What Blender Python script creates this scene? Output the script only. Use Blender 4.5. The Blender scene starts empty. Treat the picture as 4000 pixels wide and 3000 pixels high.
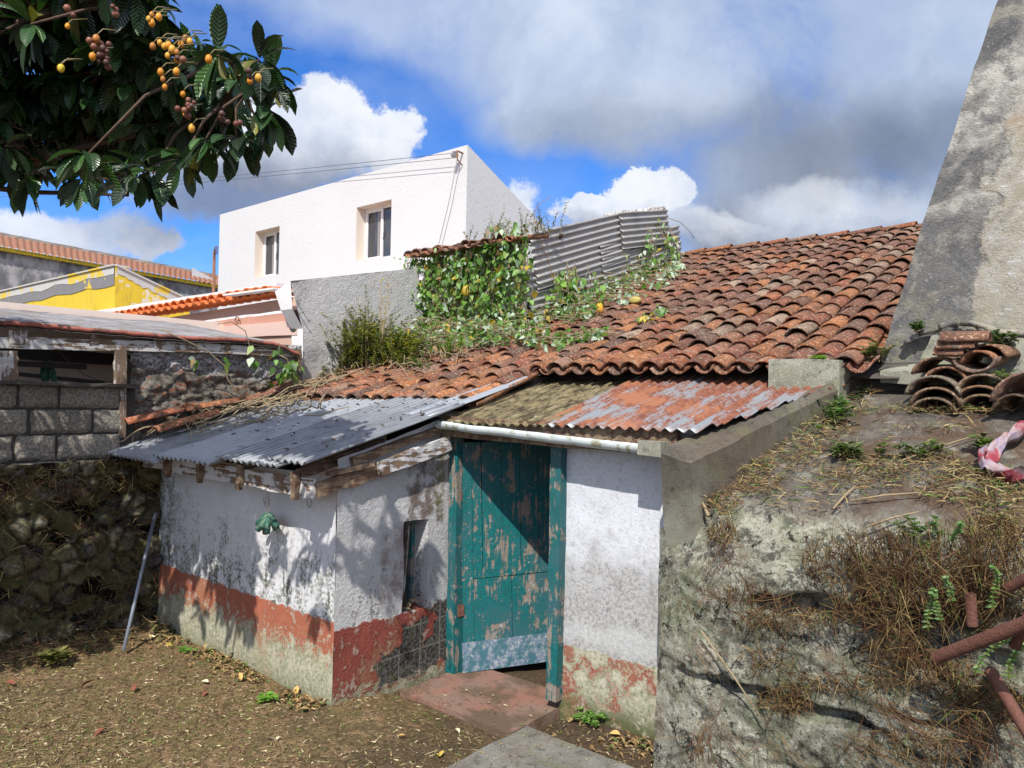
import bpy, math, random
import numpy as np
from mathutils import Vector, Matrix, noise

random.seed(7)
rnd = random.random
def ru(a, b): return a + (b - a) * rnd()
def rg(s): return random.gauss(0, s)
R = math.radians
S = bpy.context.scene
COL = S.collection

# ------------------------------------------------------------------ camera
CAM = Vector((4.18, -3.15, 2.12))
cm = Matrix.Rotation(R(39.9), 4, 'Z') @ Matrix.Rotation(R(90 + 1.1), 4, 'X') @ Matrix.Rotation(0.018, 4, 'Z')
cd = bpy.data.cameras.new('camera'); co = bpy.data.objects.new('camera', cd); COL.objects.link(co)
co.matrix_world = Matrix.Translation(CAM) @ cm
cd.sensor_width = 36; cd.lens = 36 * 1600 / 2212; cd.clip_end = 2000; cd.clip_start = 0.05
S.camera = co

def ray(px, py):            # direction through a point of the picture (2212 x 1659 frame)
    v = cm @ Vector(((px - 1106) / 1600, (829.5 - py) / 1600, -1, 0))
    return Vector(v[:3])
def on_x(px, py, X): d = ray(px, py); return CAM + d * ((X - CAM.x) / d.x)
def on_y(px, py, Y): d = ray(px, py); return CAM + d * ((Y - CAM.y) / d.y)
def on_z(px, py, Z): d = ray(px, py); return CAM + d * ((Z - CAM.z) / d.z)
def at_d(px, py, D): d = ray(px, py); return CAM + d * D
def on_pl(px, py, y0, z0, k):   # plane z = z0 + k (y-y0)
    d = ray(px, py); t = (z0 + k * (CAM.y - y0) - CAM.z) / (d.z - k * d.y); return CAM + d * t

# ------------------------------------------------------------------ light
SUN = Vector((0.55, -1.0, 1.25)).normalized()
sd = bpy.data.lights.new('sun', 'SUN'); so = bpy.data.objects.new('sun', sd); COL.objects.link(so)
sd.energy = 3.8; sd.angle = R(0.5); sd.color = (1.0, 0.945, 0.855)
so.rotation_euler = SUN.to_track_quat('Z', 'Y').to_euler(); so.location = SUN * 30
S.view_settings.view_transform = 'Standard'; S.view_settings.look = 'None'
S.view_settings.exposure = 0.68; S.view_settings.gamma = 1
S.view_settings.use_curve_mapping = False

# ------------------------------------------------------------------ node helpers
class G:
    def __init__(s, nt): s.nt = nt; s.n = nt.nodes; s.l = nt.links; s._p = None
    def put(s, sock, v):
        if isinstance(v, bpy.types.NodeSocket): s.l.new(v, sock)
        elif v is not None:
            if hasattr(sock, 'default_value'):
                dv = sock.default_value
                if hasattr(dv, '__len__'):
                    if not hasattr(v, '__len__'): v = (v,) * len(dv)
                    elif len(dv) == 4 and len(v) == 3: v = (*v, 1)
                sock.default_value = v
    def math(s, op, a, b=None, c=None, clamp=False):
        n = s.n.new('ShaderNodeMath'); n.operation = op; n.use_clamp = clamp
        s.put(n.inputs[0], a); s.put(n.inputs[1], b)
        if c is not None: s.put(n.inputs[2], c)
        return n.outputs[0]
    def add(s, a, b): return s.math('ADD', a, b)
    def sub(s, a, b): return s.math('SUBTRACT', a, b)
    def mul(s, a, b): return s.math('MULTIPLY', a, b)
    def vm(s, op, a, b=None, sc=None):
        n = s.n.new('ShaderNodeVectorMath'); n.operation = op
        s.put(n.inputs[0], a); s.put(n.inputs[1], b)
        if sc is not None: s.put(n.inputs['Scale'], sc)
        return n.outputs['Value'] if op in ('DOT_PRODUCT', 'LENGTH', 'DISTANCE') else n.outputs[0]
    def xyz(s, v): n = s.n.new('ShaderNodeSeparateXYZ'); s.put(n.inputs[0], v); return n.outputs
    def comb(s, x, y, z):
        n = s.n.new('ShaderNodeCombineXYZ'); s.put(n.inputs[0], x); s.put(n.inputs[1], y); s.put(n.inputs[2], z); return n.outputs[0]
    def pos(s):
        if s._p is None: s._p = s.n.new('ShaderNodeNewGeometry').outputs['Position']
        return s._p
    def obj(s): return s.n.new('ShaderNodeTexCoord').outputs['Object']
    def attr(s, name, out='Color'):
        n = s.n.new('ShaderNodeAttribute'); n.attribute_name = name; return n.outputs[out]
    def noise(s, v, sc, det=4, rough=0.55, dist=0.0, out=0):
        n = s.n.new('ShaderNodeTexNoise'); s.put(n.inputs['Vector'], v); s.put(n.inputs['Scale'], sc)
        n.inputs['Detail'].default_value = det; n.inputs['Roughness'].default_value = rough
        n.inputs['Distortion'].default_value = dist
        return n.outputs[out]
    def voro(s, v, sc, feat='F1', rnds=1.0, out='Distance'):
        n = s.n.new('ShaderNodeTexVoronoi'); n.feature = feat; s.put(n.inputs['Vector'], v); n.inputs['Scale'].default_value = sc
        n.inputs['Randomness'].default_value = rnds
        return n.outputs[out]
    def step(s, v, a, b, lo=0.0, hi=1.0):
        n = s.n.new('ShaderNodeMapRange'); n.interpolation_type = 'SMOOTHSTEP'
        s.put(n.inputs[0], v); s.put(n.inputs[1], a); s.put(n.inputs[2], b); n.inputs[3].default_value = lo; n.inputs[4].default_value = hi
        return n.outputs[0]
    def mix(s, f, a, b, mode='MIX'):
        n = s.n.new('ShaderNodeMix'); n.data_type = 'RGBA'; n.blend_type = mode
        s.put(n.inputs[0], f); s.put(n.inputs[6], a); s.put(n.inputs[7], b); return n.outputs[2]
    def ramp(s, f, stops):
        n = s.n.new('ShaderNodeValToRGB'); e = n.color_ramp.elements
        while len(e) < len(stops): e.new(0.5)
        for i, (p, c) in enumerate(stops): e[i].position = p; e[i].color = (*c, 1) if len(c) == 3 else c
        s.put(n.inputs[0], f); return n.outputs[0]
    def scalev(s, v, k): return s.vm('MULTIPLY', v, k)

def material(name, fn, rough=0.85, metal=0.0, spec=0.3):
    m = bpy.data.materials.new(name); m.use_nodes = True
    nt = m.node_tree; g = G(nt); b = nt.nodes['Principled BSDF']
    b.inputs['Roughness'].default_value = rough; b.inputs['Metallic'].default_value = metal
    b.inputs['Specular IOR Level'].default_value = spec
    r = fn(g)
    if not isinstance(r, dict): r = {'c': r}
    g.put(b.inputs['Base Color'], r['c'])
    if 'r' in r: g.put(b.inputs['Roughness'], r['r'])
    if 'm' in r: g.put(b.inputs['Metallic'], r['m'])
    if 'h' in r:
        bu = nt.nodes.new('ShaderNodeBump'); bu.inputs['Strength'].default_value = r.get('s', 0.6)
        bu.inputs['Distance'].default_value = r.get('d', 0.01)
        g.put(bu.inputs['Height'], r['h']); nt.links.new(bu.outputs[0], b.inputs['Normal'])
    if 't' in r:   # thin leaf: some light through
        tr = nt.nodes.new('ShaderNodeBsdfTranslucent'); g.put(tr.inputs[0], r['t'])
        mx = nt.nodes.new('ShaderNodeMixShader'); mx.inputs[0].default_value = r.get('tf', 0.3)
        out = nt.nodes['Material Output']
        nt.links.new(b.outputs[0], mx.inputs[1]); nt.links.new(tr.outputs[0], mx.inputs[2]); nt.links.new(mx.outputs[0], out.inputs[0])
    return m

# ------------------------------------------------------------------ sky with clouds
W = bpy.data.worlds.new('World'); S.world = W; W.use_nodes = True
def build_sky():
    nt = W.node_tree; g = G(nt); bg = nt.nodes['Background']
    sky = nt.nodes.new('ShaderNodeTexSky'); sky.sky_type = 'NISHITA'; sky.sun_disc = False
    sky.sun_elevation = math.asin(SUN.z); sky.sun_rotation = math.atan2(SUN.x, SUN.y)
    sky.air_density = 1.0; sky.dust_density = 0.25; sky.ozone_density = 3.0
    d = nt.nodes.new('ShaderNodeTexCoord').outputs['Generated']
    d = g.vm('NORMALIZE', d)
    # flat sky map around one fixed compass direction
    F = Vector((-0.641, 0.767, 0.0)); Rt = Vector((0.767, 0.641, 0)); U = Vector((0, 0, 1))
    w = g.math('MAXIMUM', g.vm('DOT_PRODUCT', d, tuple(F)), 0.12)
    u = g.math('DIVIDE', g.vm('DOT_PRODUCT', d, tuple(Rt)), w)
    v = g.math('DIVIDE', g.vm('DOT_PRODUCT', d, tuple(U)), w)
    uv = g.comb(u, v, 0.0)
    wob = g.vm('SUBTRACT', g.noise(uv, 5.5, 12, 0.66, out=1), (0.5, 0.5, 0.5))
    wob2 = g.vm('SUBTRACT', g.noise(uv, 2.0, 6, 0.55, out=1), (0.5, 0.5, 0.5))
    uvd = g.vm('ADD', uv, g.vm('SCALE', wob, None, 0.15))
    uvs = g.vm('ADD', uv, g.vm('SCALE', wob2, None, 0.34))
    def P(px, py): return ((px - 1106) / 1600, (861 - py) / 1600)
    def blob(vec, px, py, rx, ry, soft, k=1.0):
        c = P(px, py)
        q = g.vm('MULTIPLY', g.vm('SUBTRACT', vec, (c[0], c[1], 0)), (1600 / rx, 1600 / ry, 0))
        return g.mul(g.step(g.vm('LENGTH', q), 1 - soft, 1 + soft, 1.0, 0.0), k)
    def union(bl):
        o = bl[0]
        for b in bl[1:]: o = g.math('MAXIMUM', o, b)
        return o
    n1 = g.noise(uv, 3.0, 10, 0.60, 0.3); n2 = g.noise(uv, 8, 8, 0.6)
    nb = g.noise(g.scalev(uv, (1.0, 2.2, 1)), 2.2, 8, 0.58, 0.4)
    # soft high layer: huge grey-white bank across the upper right
    hi = union([blob(uvs, 1500, 60, 620, 250, .30), blob(uvs, 1950, 150, 560, 300, .30), blob(uvs, 900, 40, 330, 120, .5, .85), blob(uvs, 620, -60, 420, 120, .55, .75),
                blob(uvs, 1800, 430, 420, 220, .35), blob(uvs, 2300, 450, 460, 320, .35), blob(uvs, 1250, 215, 260, 110, .35)])
    # cumulus with crisp tops
    cu = union([blob(uvd, 700, 270, 130, 110, .09), blob(uvd, 800, 300, 95, 80, .09), blob(uvd, 560, 330, 250, 120, .22), blob(uvd, 480, 430, 200, 75, .3, .9),
                blob(uvd, 120, 520, 220, 60, .25, .9), blob(uvd, 300, 545, 60, 38, .2),
                blob(uvd, 1390, 410, 90, 55, .09), blob(uvd, 1280, 440, 80, 42, .09), blob(uvd, 1120, 430, 50, 45, .25), blob(uvd, 1450, 490, 330, 42, .35, .7),
                blob(uvd, 1760, 440, 150, 55, .4, .55), blob(uvd, 1620, 520, 90, 50, .4, .5), blob(uvd, 1950, 450, 150, 60, .5, .5)])
    gen = g.step(nb, 0.40, 0.56)                       # unseen clouds round the rest of the sky, brightened as fill light
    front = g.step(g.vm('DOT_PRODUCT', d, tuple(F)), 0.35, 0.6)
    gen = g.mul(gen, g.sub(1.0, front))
    wisps = g.mul(g.step(nb, 0.40, 0.75), 0.35)
    hi2 = g.math('MAXIMUM', g.mul(hi, g.step(n1, 0.12, 0.46)), g.mul(wisps, front))
    # shade of the clouds: bright heads, blue-grey flat bases
    sh = g.noise(uvs, 2.6, 9, 0.60, 0.2)
    base_hi = union([blob(uvs, 1450, 300, 380, 75, .8, .55), blob(uvs, 1850, 300, 420, 95, .8, .85), blob(uvs, 1560, 440, 110, 120, .8, .8), blob(uvs, 1800, 500, 420, 60, .7, .6), blob(uvs, 2250, 330, 300, 120, .8, .6)])
    c_hi = g.mix(base_hi, (0.58, 0.67, 0.84), (0.22, 0.26, 0.345))
    c_hi = g.mix(g.step(sh, 0.36, 0.66), g.vm('MULTIPLY', c_hi, (0.70, 0.76, 0.86)), g.vm('MULTIPLY', c_hi, (1.14, 1.12, 1.08)))
    base_cu = union([blob(uvd, 560, 470, 330, 120, .8), blob(uvd, 1250, 500, 300, 42, .6, .5), blob(uvd, 1620, 560, 330, 60, .6, .8), blob(uvd, 60, 580, 240, 50, .8, .4), blob(uvd, 1850, 520, 260, 46, .8, .8)])
    c_cu = g.mix(base_cu, (0.92, 0.95, 1.0), (0.25, 0.29, 0.38))
    c_cu = g.mix(g.step(n2, 0.35, 0.62), g.vm('MULTIPLY', c_cu, (0.74, 0.79, 0.88)), c_cu)
    sc = g.vm('MULTIPLY', sky.outputs[0], (0.30, 0.70, 1.28))
    K = 6.8
    c_hi = g.vm('SCALE', c_hi, None, K); c_cu = g.vm('SCALE', c_cu, None, K)
    c = g.mix(hi2, sc, c_hi)
    c = g.mix(g.math('MULTIPLY', cu, 0.96), c, c_cu)
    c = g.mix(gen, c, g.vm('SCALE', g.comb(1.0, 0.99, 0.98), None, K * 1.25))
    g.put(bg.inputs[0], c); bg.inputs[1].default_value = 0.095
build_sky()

# ------------------------------------------------------------------ mesh helpers
class MB:
    def __init__(s): s.V = []; s.F = []; s.C = []; s.T = []; s.A = False
    def add(s, v, f, col=(1, 1, 1), tc=None):
        o = len(s.V); s.V.extend([tuple(p) for p in v]); s.F.extend([tuple(i + o for i in q) for q in f])
        if isinstance(col, list): s.C.extend(col)
        else: s.C.extend([col] * len(v))
        s.T.extend(tc if tc else [(0, 0, 0)] * len(v))
    def box(s, c, d, m=None, col=(1, 1, 1), jit=0.0):
        v = []
        for x in (-.5, .5):
            for y in (-.5, .5):
                for z in (-.5, .5):
                    p = Vector((x * d[0], y * d[1], z * d[2]))
                    if jit: p += Vector((rg(jit), rg(jit), rg(jit)))
                    if m: p = m @ p
                    v.append(Vector(c) + p)
        s.add(v, [(0, 1, 3, 2), (4, 6, 7, 5), (0, 4, 5, 1), (2, 3, 7, 6), (0, 2, 6, 4), (1, 5, 7, 3)], col)
    def bx(s, x0, x1, y0, y1, z0, z1, col=(1, 1, 1), jit=0.0):
        s.box(((x0 + x1) / 2, (y0 + y1) / 2, (z0 + z1) / 2), (x1 - x0, y1 - y0, z1 - z0), None, col, jit)
    def beam(s, p, q, w, h, col=(1, 1, 1), up=(0, 0, 1), n=6, jit=0.0):   # long plank with slightly uneven edges
        p = Vector(p); q = Vector(q); d = (q - p).normalized(); r = d.cross(Vector(up)).normalized(); u = r.cross(d)
        v = []
        for i in range(n + 1):
            c = p + (q - p) * i / n
            for a, b in ((-1, -1), (1, -1), (1, 1), (-1, 1)):
                v.append(c + r * (a * w / 2 + rg(jit)) + u * (b * h / 2 + rg(jit)))
        f = [(i * 4 + k, i * 4 + (k + 1) % 4, i * 4 + 4 + (k + 1) % 4, i * 4 + 4 + k) for i in range(n) for k in range(4)]
        f += [(3, 2, 1, 0), (n * 4, n * 4 + 1, n * 4 + 2, n * 4 + 3)]
        s.add(v, f, col)
    def tube(s, pts, rad, n=6, col=(1, 1, 1), cap=True):
        pts = [Vector(p) for p in pts]; m = len(pts)
        if not hasattr(rad, '__len__'): rad = [rad] * m
        v = []; ref = Vector((0.3, 0.2, 1)).normalized()
        for i in range(m):
            d = (pts[min(i + 1, m - 1)] - pts[max(i - 1, 0)])
            if d.length < 1e-9: d = Vector((0, 0, 1))
            d.normalize()
            a = d.cross(ref)
            if a.length < 0.05: a = d.cross(Vector((1, 0, 0)))
            a.normalize(); b = d.cross(a)
            for k in range(n):
                t = 2 * math.pi * k / n; v.append(pts[i] + (a * math.cos(t) + b * math.sin(t)) * rad[i])
        f = [(i * n + k, i * n + (k + 1) % n, (i + 1) * n + (k + 1) % n, (i + 1) * n + k) for i in range(m - 1) for k in range(n)]
        if cap: f += [tuple(range(n - 1, -1, -1)), tuple((m - 1) * n + k for k in range(n))]
        s.add(v, f, col)
    def leaf(s, p, d, nrm, L, w, col=(1, 1, 1), droop=0.3, fold=0.25, n=4, prof=None, twist=0.0):
        p = Vector(p); d = Vector(d).normalized(); sd_ = d.cross(Vector(nrm))
        if sd_.length < 1e-3: sd_ = d.cross(Vector((1, 0, 0)))
        sd_.normalize(); up = sd_.cross(d)
        prof = prof or [0.02, 0.8, 1.0, 0.7, 0.03]
        n = len(prof) - 1
        v = []; tc = []; c = p.copy(); dd = d.copy()
        for i in range(n + 1):
            t = i / n; h = prof[i] * w / 2
            sx = sd_ * math.cos(twist * t) + up * math.sin(twist * t)
            v += [c - sx * h + up * (fold * h), c.copy(), c + sx * h + up * (fold * h)]
            tc += [(-prof[i], t, 0), (0, t, 0), (prof[i], t, 0)]
            dd = (dd + Vector((0, 0, -droop / n))).normalized(); c = c + dd * (L / n)
            up = sd_.cross(dd).normalized()
        f = []
        for i in range(n):
            a = i * 3; f += [(a, a + 1, a + 4, a + 3), (a + 1, a + 2, a + 5, a + 4)]
        s.add(v, f, col, tc)
    def build(s, name, mat, parent=None, smooth=False):
        me = bpy.data.meshes.new(name); me.from_pydata(s.V, [], s.F)
        me.materials.append(mat)
        a = me.attributes.new('Col', 'FLOAT_COLOR', 'POINT')
        c = np.ones((len(s.V), 4), dtype=np.float32); c[:, :3] = np.array(s.C, dtype=np.float32).reshape(-1, 3); a.data.foreach_set('color', c.ravel())
        t = me.attributes.new('tc', 'FLOAT_VECTOR', 'POINT'); t.data.foreach_set('vector', np.array(s.T, dtype=np.float32).ravel())
        if smooth: me.polygons.foreach_set('use_smooth', [True] * len(me.polygons))
        me.update()
        o = bpy.data.objects.new(name, me); COL.objects.link(o)
        if parent is not None:
            o.parent = parent; o.matrix_parent_inverse = Matrix.Translation(parent.location).inverted()
        return o

def tag(o, label=None, cat=None, group=None, kind=None):
    if label: o['label'] = label
    if cat: o['category'] = cat
    if group: o['group'] = group
    if kind: o['kind'] = kind
    return o
def empty(name, loc, label, cat, group=None):
    o = bpy.data.objects.new(name, None); COL.objects.link(o); o.location = loc; o.empty_display_size = 0.2
    return tag(o, label, cat, group)
def recenter(o, c):
    "move a mesh object's origin to c without moving it"
    c = Vector(c); o.data.transform(Matrix.Translation(-c)); o.location = c; return o

def fld(p, amp, fr):
    return noise.noise_vector(Vector(p) * fr) * amp + noise.noise_vector(Vector(p) * fr * 3.7) * amp * 0.35
def panel(mb, p0, eu, lu, ev, lv, st, amp=0.012, fr=2.2, hole=None, top=None, col=(1, 1, 1)):
    p0 = Vector(p0); eu = Vector(eu); ev = Vector(ev)
    us = list(np.linspace(0, lu, max(2, int(lu / st) + 1))); vs = list(np.linspace(0, lv, max(2, int(lv / st) + 1)))
    if hole:
        us = sorted(set([x for x in us if min(abs(x - hole[0]), abs(x - hole[1])) > st * .3] + [hole[0], hole[1]]))
        vs = sorted(set([x for x in vs if min(abs(x - hole[2]), abs(x - hole[3])) > st * .3] + [hole[2], hole[3]]))
    v = []; f = []
    for a in us:
        tp = top(a) if top else 1e9
        for b in vs:
            p = p0 + eu * a + ev * min(b, tp); v.append(p + fld(p, amp, fr))
    nv = len(vs)
    for i in range(len(us) - 1):
        for j in range(nv - 1):
            a = (us[i] + us[i + 1]) / 2; b = (vs[j] + vs[j + 1]) / 2
            if hole and hole[0] < a < hole[1] and hole[2] < b < hole[3]: continue
            if top and vs[j] >= top(a): continue
            f.append((i * nv + j, (i + 1) * nv + j, (i + 1) * nv + j + 1, i * nv + j + 1))
    mb.add(v, f, col)

def tile(mb, o, er, es, en, L, r0, r1, up=True, col=(1, 1, 1), seg=7, th=0.014, lift=0.0):
    "one half-round clay tile; o = middle of its lower end, es up the slope"
    sg = 1 if up else -1; v = []
    k = seg + 1
    for j, (rr, ss) in enumerate(((r0, 0.0), (r1, L))):
        for t in (0, th):
            for i in range(k):
                a = math.pi * (0.03 + 0.94 * i / seg)
                x = math.cos(a) * (rr - t); z = (math.sin(a) * (rr - t) * 0.82) * sg
                v.append(o + er * x + es * ss + en * (z + (lift if j == 0 else 0)))
    f = []
    for i in range(seg):
        f += [(i, i + 1, 2 * k + i + 1, 2 * k + i), (k + i, 3 * k + i, 3 * k + i + 1, k + i + 1), (i, k + i, k + i + 1, i + 1), (2 * k + i, 2 * k + i + 1, 3 * k + i + 1, 3 * k + i)]
    f += [(0, 2 * k, 3 * k, k), (k - 1, 2 * k - 1, 4 * k - 1, 3 * k - 1)]
    mb.add(v, f, col)

TILECOL = [(.23, .090, .052), (.20, .075, .048), (.26, .115, .065), (.17, .075, .055), (.23, .115, .08), (.15, .085, .070), (.25, .095, .05), (.29, .125, .060), (.22, .14, .105), (.12, .072, .062)]
def tile_roof(mb, x0, x1, y0, z0, k, y1, pitch=0.2, row=0.3, cut=None, cols=TILECOL, jit=1.0, seg=7, dark=None):
    th = math.atan(k); es = Vector((0, math.cos(th), math.sin(th))); en = Vector((0, -math.sin(th), math.cos(th))); er = Vector((1, 0, 0))
    n = int(round((x1 - x0) / pitch)); Ls = (y1 - y0) / math.cos(th); m = int(math.ceil(Ls / row)) + 1
    for i in range(n + 1):
        xx = x0 + i * pitch; off = ru(0, row * 0.95)
        for up in (False, True):
            x = xx + (0 if up else pitch / 2)
            dx = rg(0.008) * jit
            for j in range(m + 1):
                s = j * row - (row - off) * (j > 0) - (0.0 if up else 0.03)
                if s > Ls: continue
                p = Vector((x + dx + rg(.005) * jit, y0, z0)) + es * (s + rg(.012) * jit)
                if cut and cut(p.x, p.y): continue
                a = rg(0.035) * jit
                es2 = (es + er * a).normalized(); er2 = er - es * a
                c = random.choice(cols)
                if dark: c = dark(p, c)
                kk = ru(.78, 1.2); c = (c[0] * kk, c[1] * kk, c[2] * kk)
                L = min(row * 1.32, Ls - s + .05)
                if up: tile(mb, p + en * 0.032, er2, es2, en, L, pitch * .52, pitch * .43, True, c, seg, 0.017, 0.022 + rg(.008) * jit)
                else: tile(mb, p + en * 0.075, er2, es2, en, L, pitch * .41, pitch * .46, False, c, max(4, seg - 2), 0.012, 0.012)

def corr(mb, o, eu, ev, en, Wd, L, wl=0.078, amp=0.011, nl=14, sag=0.006, seed=0, col=(1, 1, 1), edge=0.012, th=0.004):
    "corrugated sheet: ridges run along ev"
    o = Vector(o); eu = Vector(eu).normalized(); ev = Vector(ev).normalized(); en = Vector(en).normalized()
    nu = int(Wd / wl * 8); v = []
    for side in (0, 1):
        for i in range(nu + 1):
            u = Wd * i / nu
            for j in range(nl + 1):
                t = j / nl; l = L * t
                if j == 0: l -= noise.noise(Vector((u * 9, seed, 1))) * edge
                if j == nl: l += noise.noise(Vector((u * 9, seed, 5))) * edge
                h = math.sin(u / wl * 2 * math.pi) * amp + noise.noise(Vector((u * 1.3, l * 1.1, seed * 3.1))) * sag * 2
                v.append(o + eu * u + ev * l + en * (h - side * th))
    k = nl + 1; off = (nu + 1) * k; f = []
    for i in range(nu):
        for j in range(nl):
            a = i * k + j
            f += [(a, a + k, a + k + 1, a + 1), (a + off, a + off + 1, a + off + k + 1, a + off + k)]
        a = i * k; f += [(a, a + off, a + off + k, a + k)]
        a = i * k + nl; f += [(a, a + k, a + off + k, a + off)]
    for j in range(nl):
        f += [(j, j + 1, off + j + 1, off + j)]; a = nu * k + j; f += [(a, off + a, off + a + 1, a + 1)]
    mb.add(v, f, col)

# ------------------------------------------------------------------ materials
def m_plaster(name, red_hi, red_lo, mold=0.5, rough_b=0.3, patches=(), green=0.5, white=(.62, .63, .655), stain=(), redcol=(.30, .075, .045), grey=0.3, redpatch=0.0, mold2=False, haze=False):
    def fn(g):
        p = g.pos(); x, y, z = g.xyz(p)
        nA = g.noise(p, 3.0, 8, .62); nB = g.noise(p, 9, 8, .65); nC = g.noise(p, 38, 6, .7); nD = g.noise(p, 120, 3, .6)
        nS = g.noise(g.scalev(p, (5, 5, 1.2)), 2.0, 8, .65)
        c = g.mix(g.step(nA, .35, .7), white, tuple(k * .9 for k in white))
        c = g.mix(g.mul(g.step(nC, .55, .62), .45), c, (.38, .37, .35)); c = g.mix(g.mul(g.step(nD, .57, .64), .35), c, (.25, .24, .22))
        # grey weathered skin where whitewash wore thin, more near the ground
        low = g.step(g.add(z, g.mul(g.sub(nA, .5), .9)), 1.15, .45)
        gm = g.mul(g.step(g.add(g.mul(nB, .55), g.mul(nC, .45)), .56 - grey * .12, .56 + .10), g.add(g.mul(low, .9), grey * .35))
        c = g.mix(g.math('MINIMUM', gm, .9), c, (.30, .285, .255))
        bl = g.mul(g.step(g.add(g.mul(nS, .6), g.mul(nC, .4)), .555 - .07 * mold, .60), g.step(g.add(z, g.mul(g.sub(nA, .5), .8)), 1.25, .62))
        c = g.mix(g.mul(bl, min(1, .55 + mold * .5)), c, (.055, .055, .045))
        if haze:        # whole lower half dulled grey where the limewash has gone
            hz = g.step(g.add(z, g.add(g.mul(g.sub(nA, .5), 1.0), g.mul(g.sub(nB, .5), .9))), 1.15, .80)
            c = g.mix(g.mul(hz, .75), c, g.mix(g.step(nC, .42, .58), (.17, .16, .145), (.40, .39, .375)))
            sm = g.mul(g.step(g.add(z, g.mul(g.sub(nA, .5), .3)), .42, .50), g.step(g.add(z, g.mul(g.sub(nA, .5), .3)), .62, .54)); c = g.mix(g.mul(sm, .45), c, (.50, .53, .53))
        if mold2:       # black-green growth at the damp left end and in tongues over the band
            e = g.step(g.add(x, g.mul(g.sub(nA, .5), 1.4)), -1.9, -2.5); tg = g.mul(g.step(g.add(z, g.mul(g.sub(nA, .5), 1.6)), 1.05, .70), g.step(nB, .42, .55))
            mm = g.mul(g.math('MAXIMUM', g.mul(e, g.step(nB, .40, .56)), g.mul(tg, .8)), g.step(nC, .40, .54))
            c = g.mix(g.mul(mm, .88), c, g.mix(nB, (.035, .042, .022), (.13, .135, .085)))
        for (ax, lo0, hi0, z0, z1, cc, st) in stain:     # brown run-off stains, their own shape
            q = x if ax == 'x' else y
            m = g.mul(g.mul(g.step(g.add(q, g.mul(g.sub(nS, .5), .25)), lo0, lo0 + .08), g.step(g.add(q, g.mul(g.sub(nS, .5), .25)), hi0 + .08, hi0)),
                      g.mul(g.step(g.add(z, g.mul(g.sub(nA, .5), .4)), z0, z0 + .12), g.step(z, z1 + .05, z1 - .05)))
            m = g.mul(m, g.step(nB, .38, .58)); c = g.mix(g.mul(m, st), c, cc)
        # red dado, ragged
        zz = g.add(z, g.add(g.mul(g.sub(nB, .5), .13), g.mul(g.sub(nC, .5), .05)))
        zl = g.add(z, g.add(g.mul(g.sub(nA, .5), .45), g.add(g.mul(g.sub(nB, .5), .75), g.mul(g.sub(nC, .5), .75))))
        rd = g.step(zz, red_hi + .006, red_hi - .006)
        below = g.mix(g.step(nB, .38, .62), (.40, .38, .29), (.24, .25, .16))
        below = g.mix(g.step(nC, .52, .62), below, (.46, .45, .38))
        below = g.mix(g.mul(g.step(nC, .48, .36), .7), below, (.10, .11, .07))
        redc = g.mix(g.step(nB, .3, .7), redcol, tuple(k * .72 for k in redcol)); redc = g.mix(g.mul(g.step(nC, .58, .68), .4), redc, (.22, .16, .05))
        lower = g.mix(g.step(zl, red_lo - .02, red_lo + .02), below, redc)
        if redpatch:
            lower = g.mix(g.step(g.add(g.mul(nA, .35), g.add(g.mul(nB, .4), g.mul(nC, .25))), .5 + redpatch * .05, .525 + redpatch * .05), below, redc)
        lower = g.mix(g.mul(g.step(g.add(z, g.mul(g.sub(nB, .5), .3)), .16, -.06), green), lower, (.07, .085, .03))
        lower = g.mix(g.mul(g.step(g.add(g.mul(nB, .7), g.mul(nC, .3)), .545, .585), .6), lower, (.42, .38, .31)); lower = g.mix(g.mul(g.step(g.add(g.mul(nA, .6), g.mul(nC, .4)), .52, .60), .45), lower, (.30, .20, .12)); c = g.mix(rd, c, lower)
        h = g.add(g.mul(nC, .5), g.add(g.mul(nD, .25), g.mul(nB, .6)))
        h = g.add(h, g.mul(rd, .15))
        for (ax, a0, a1, z0, z1) in patches:             # plaster fallen off, rough blocks bare
            q = x if ax == 'x' else y
            w1 = g.mul(g.sub(nB, .5), .30)
            m = g.mul(g.mul(g.step(g.add(q, w1), a0, a0 + .012), g.step(g.add(q, w1), a1 + .012, a1)), g.mul(g.step(g.add(z, w1), z0, z0 + .012), g.step(g.add(z, w1), z1 + .012, z1)))
            bc = g.mix(g.step(nC, .42, .6), (.035, .035, .033), (.15, .145, .135)); bc = g.mix(g.mul(g.step(nB, .5, .7), .6), bc, (.09, .10, .03))
            j1 = g.math('ABSOLUTE', g.sub(g.math('FRACT', g.mul(g.add(q, .03), 1 / .21)), .5)); j2 = g.math('ABSOLUTE', g.sub(g.math('FRACT', g.mul(z, 1 / .19)), .5))
            jt = g.math('MAXIMUM', g.step(j1, .455, .49), g.step(j2, .45, .49))
            bc = g.mix(g.mul(jt, .7), bc, (.25, .24, .21))
            c = g.mix(m, c, bc); h = g.sub(g.add(h, g.mul(g.mul(m, nC), 1.2)), g.mul(m, 1.4))
        return dict(c=c, h=h, s=min(1, .45 + rough_b), d=.008 + .020 * rough_b)
    return material(name, fn, .9, 0, .2)

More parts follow.
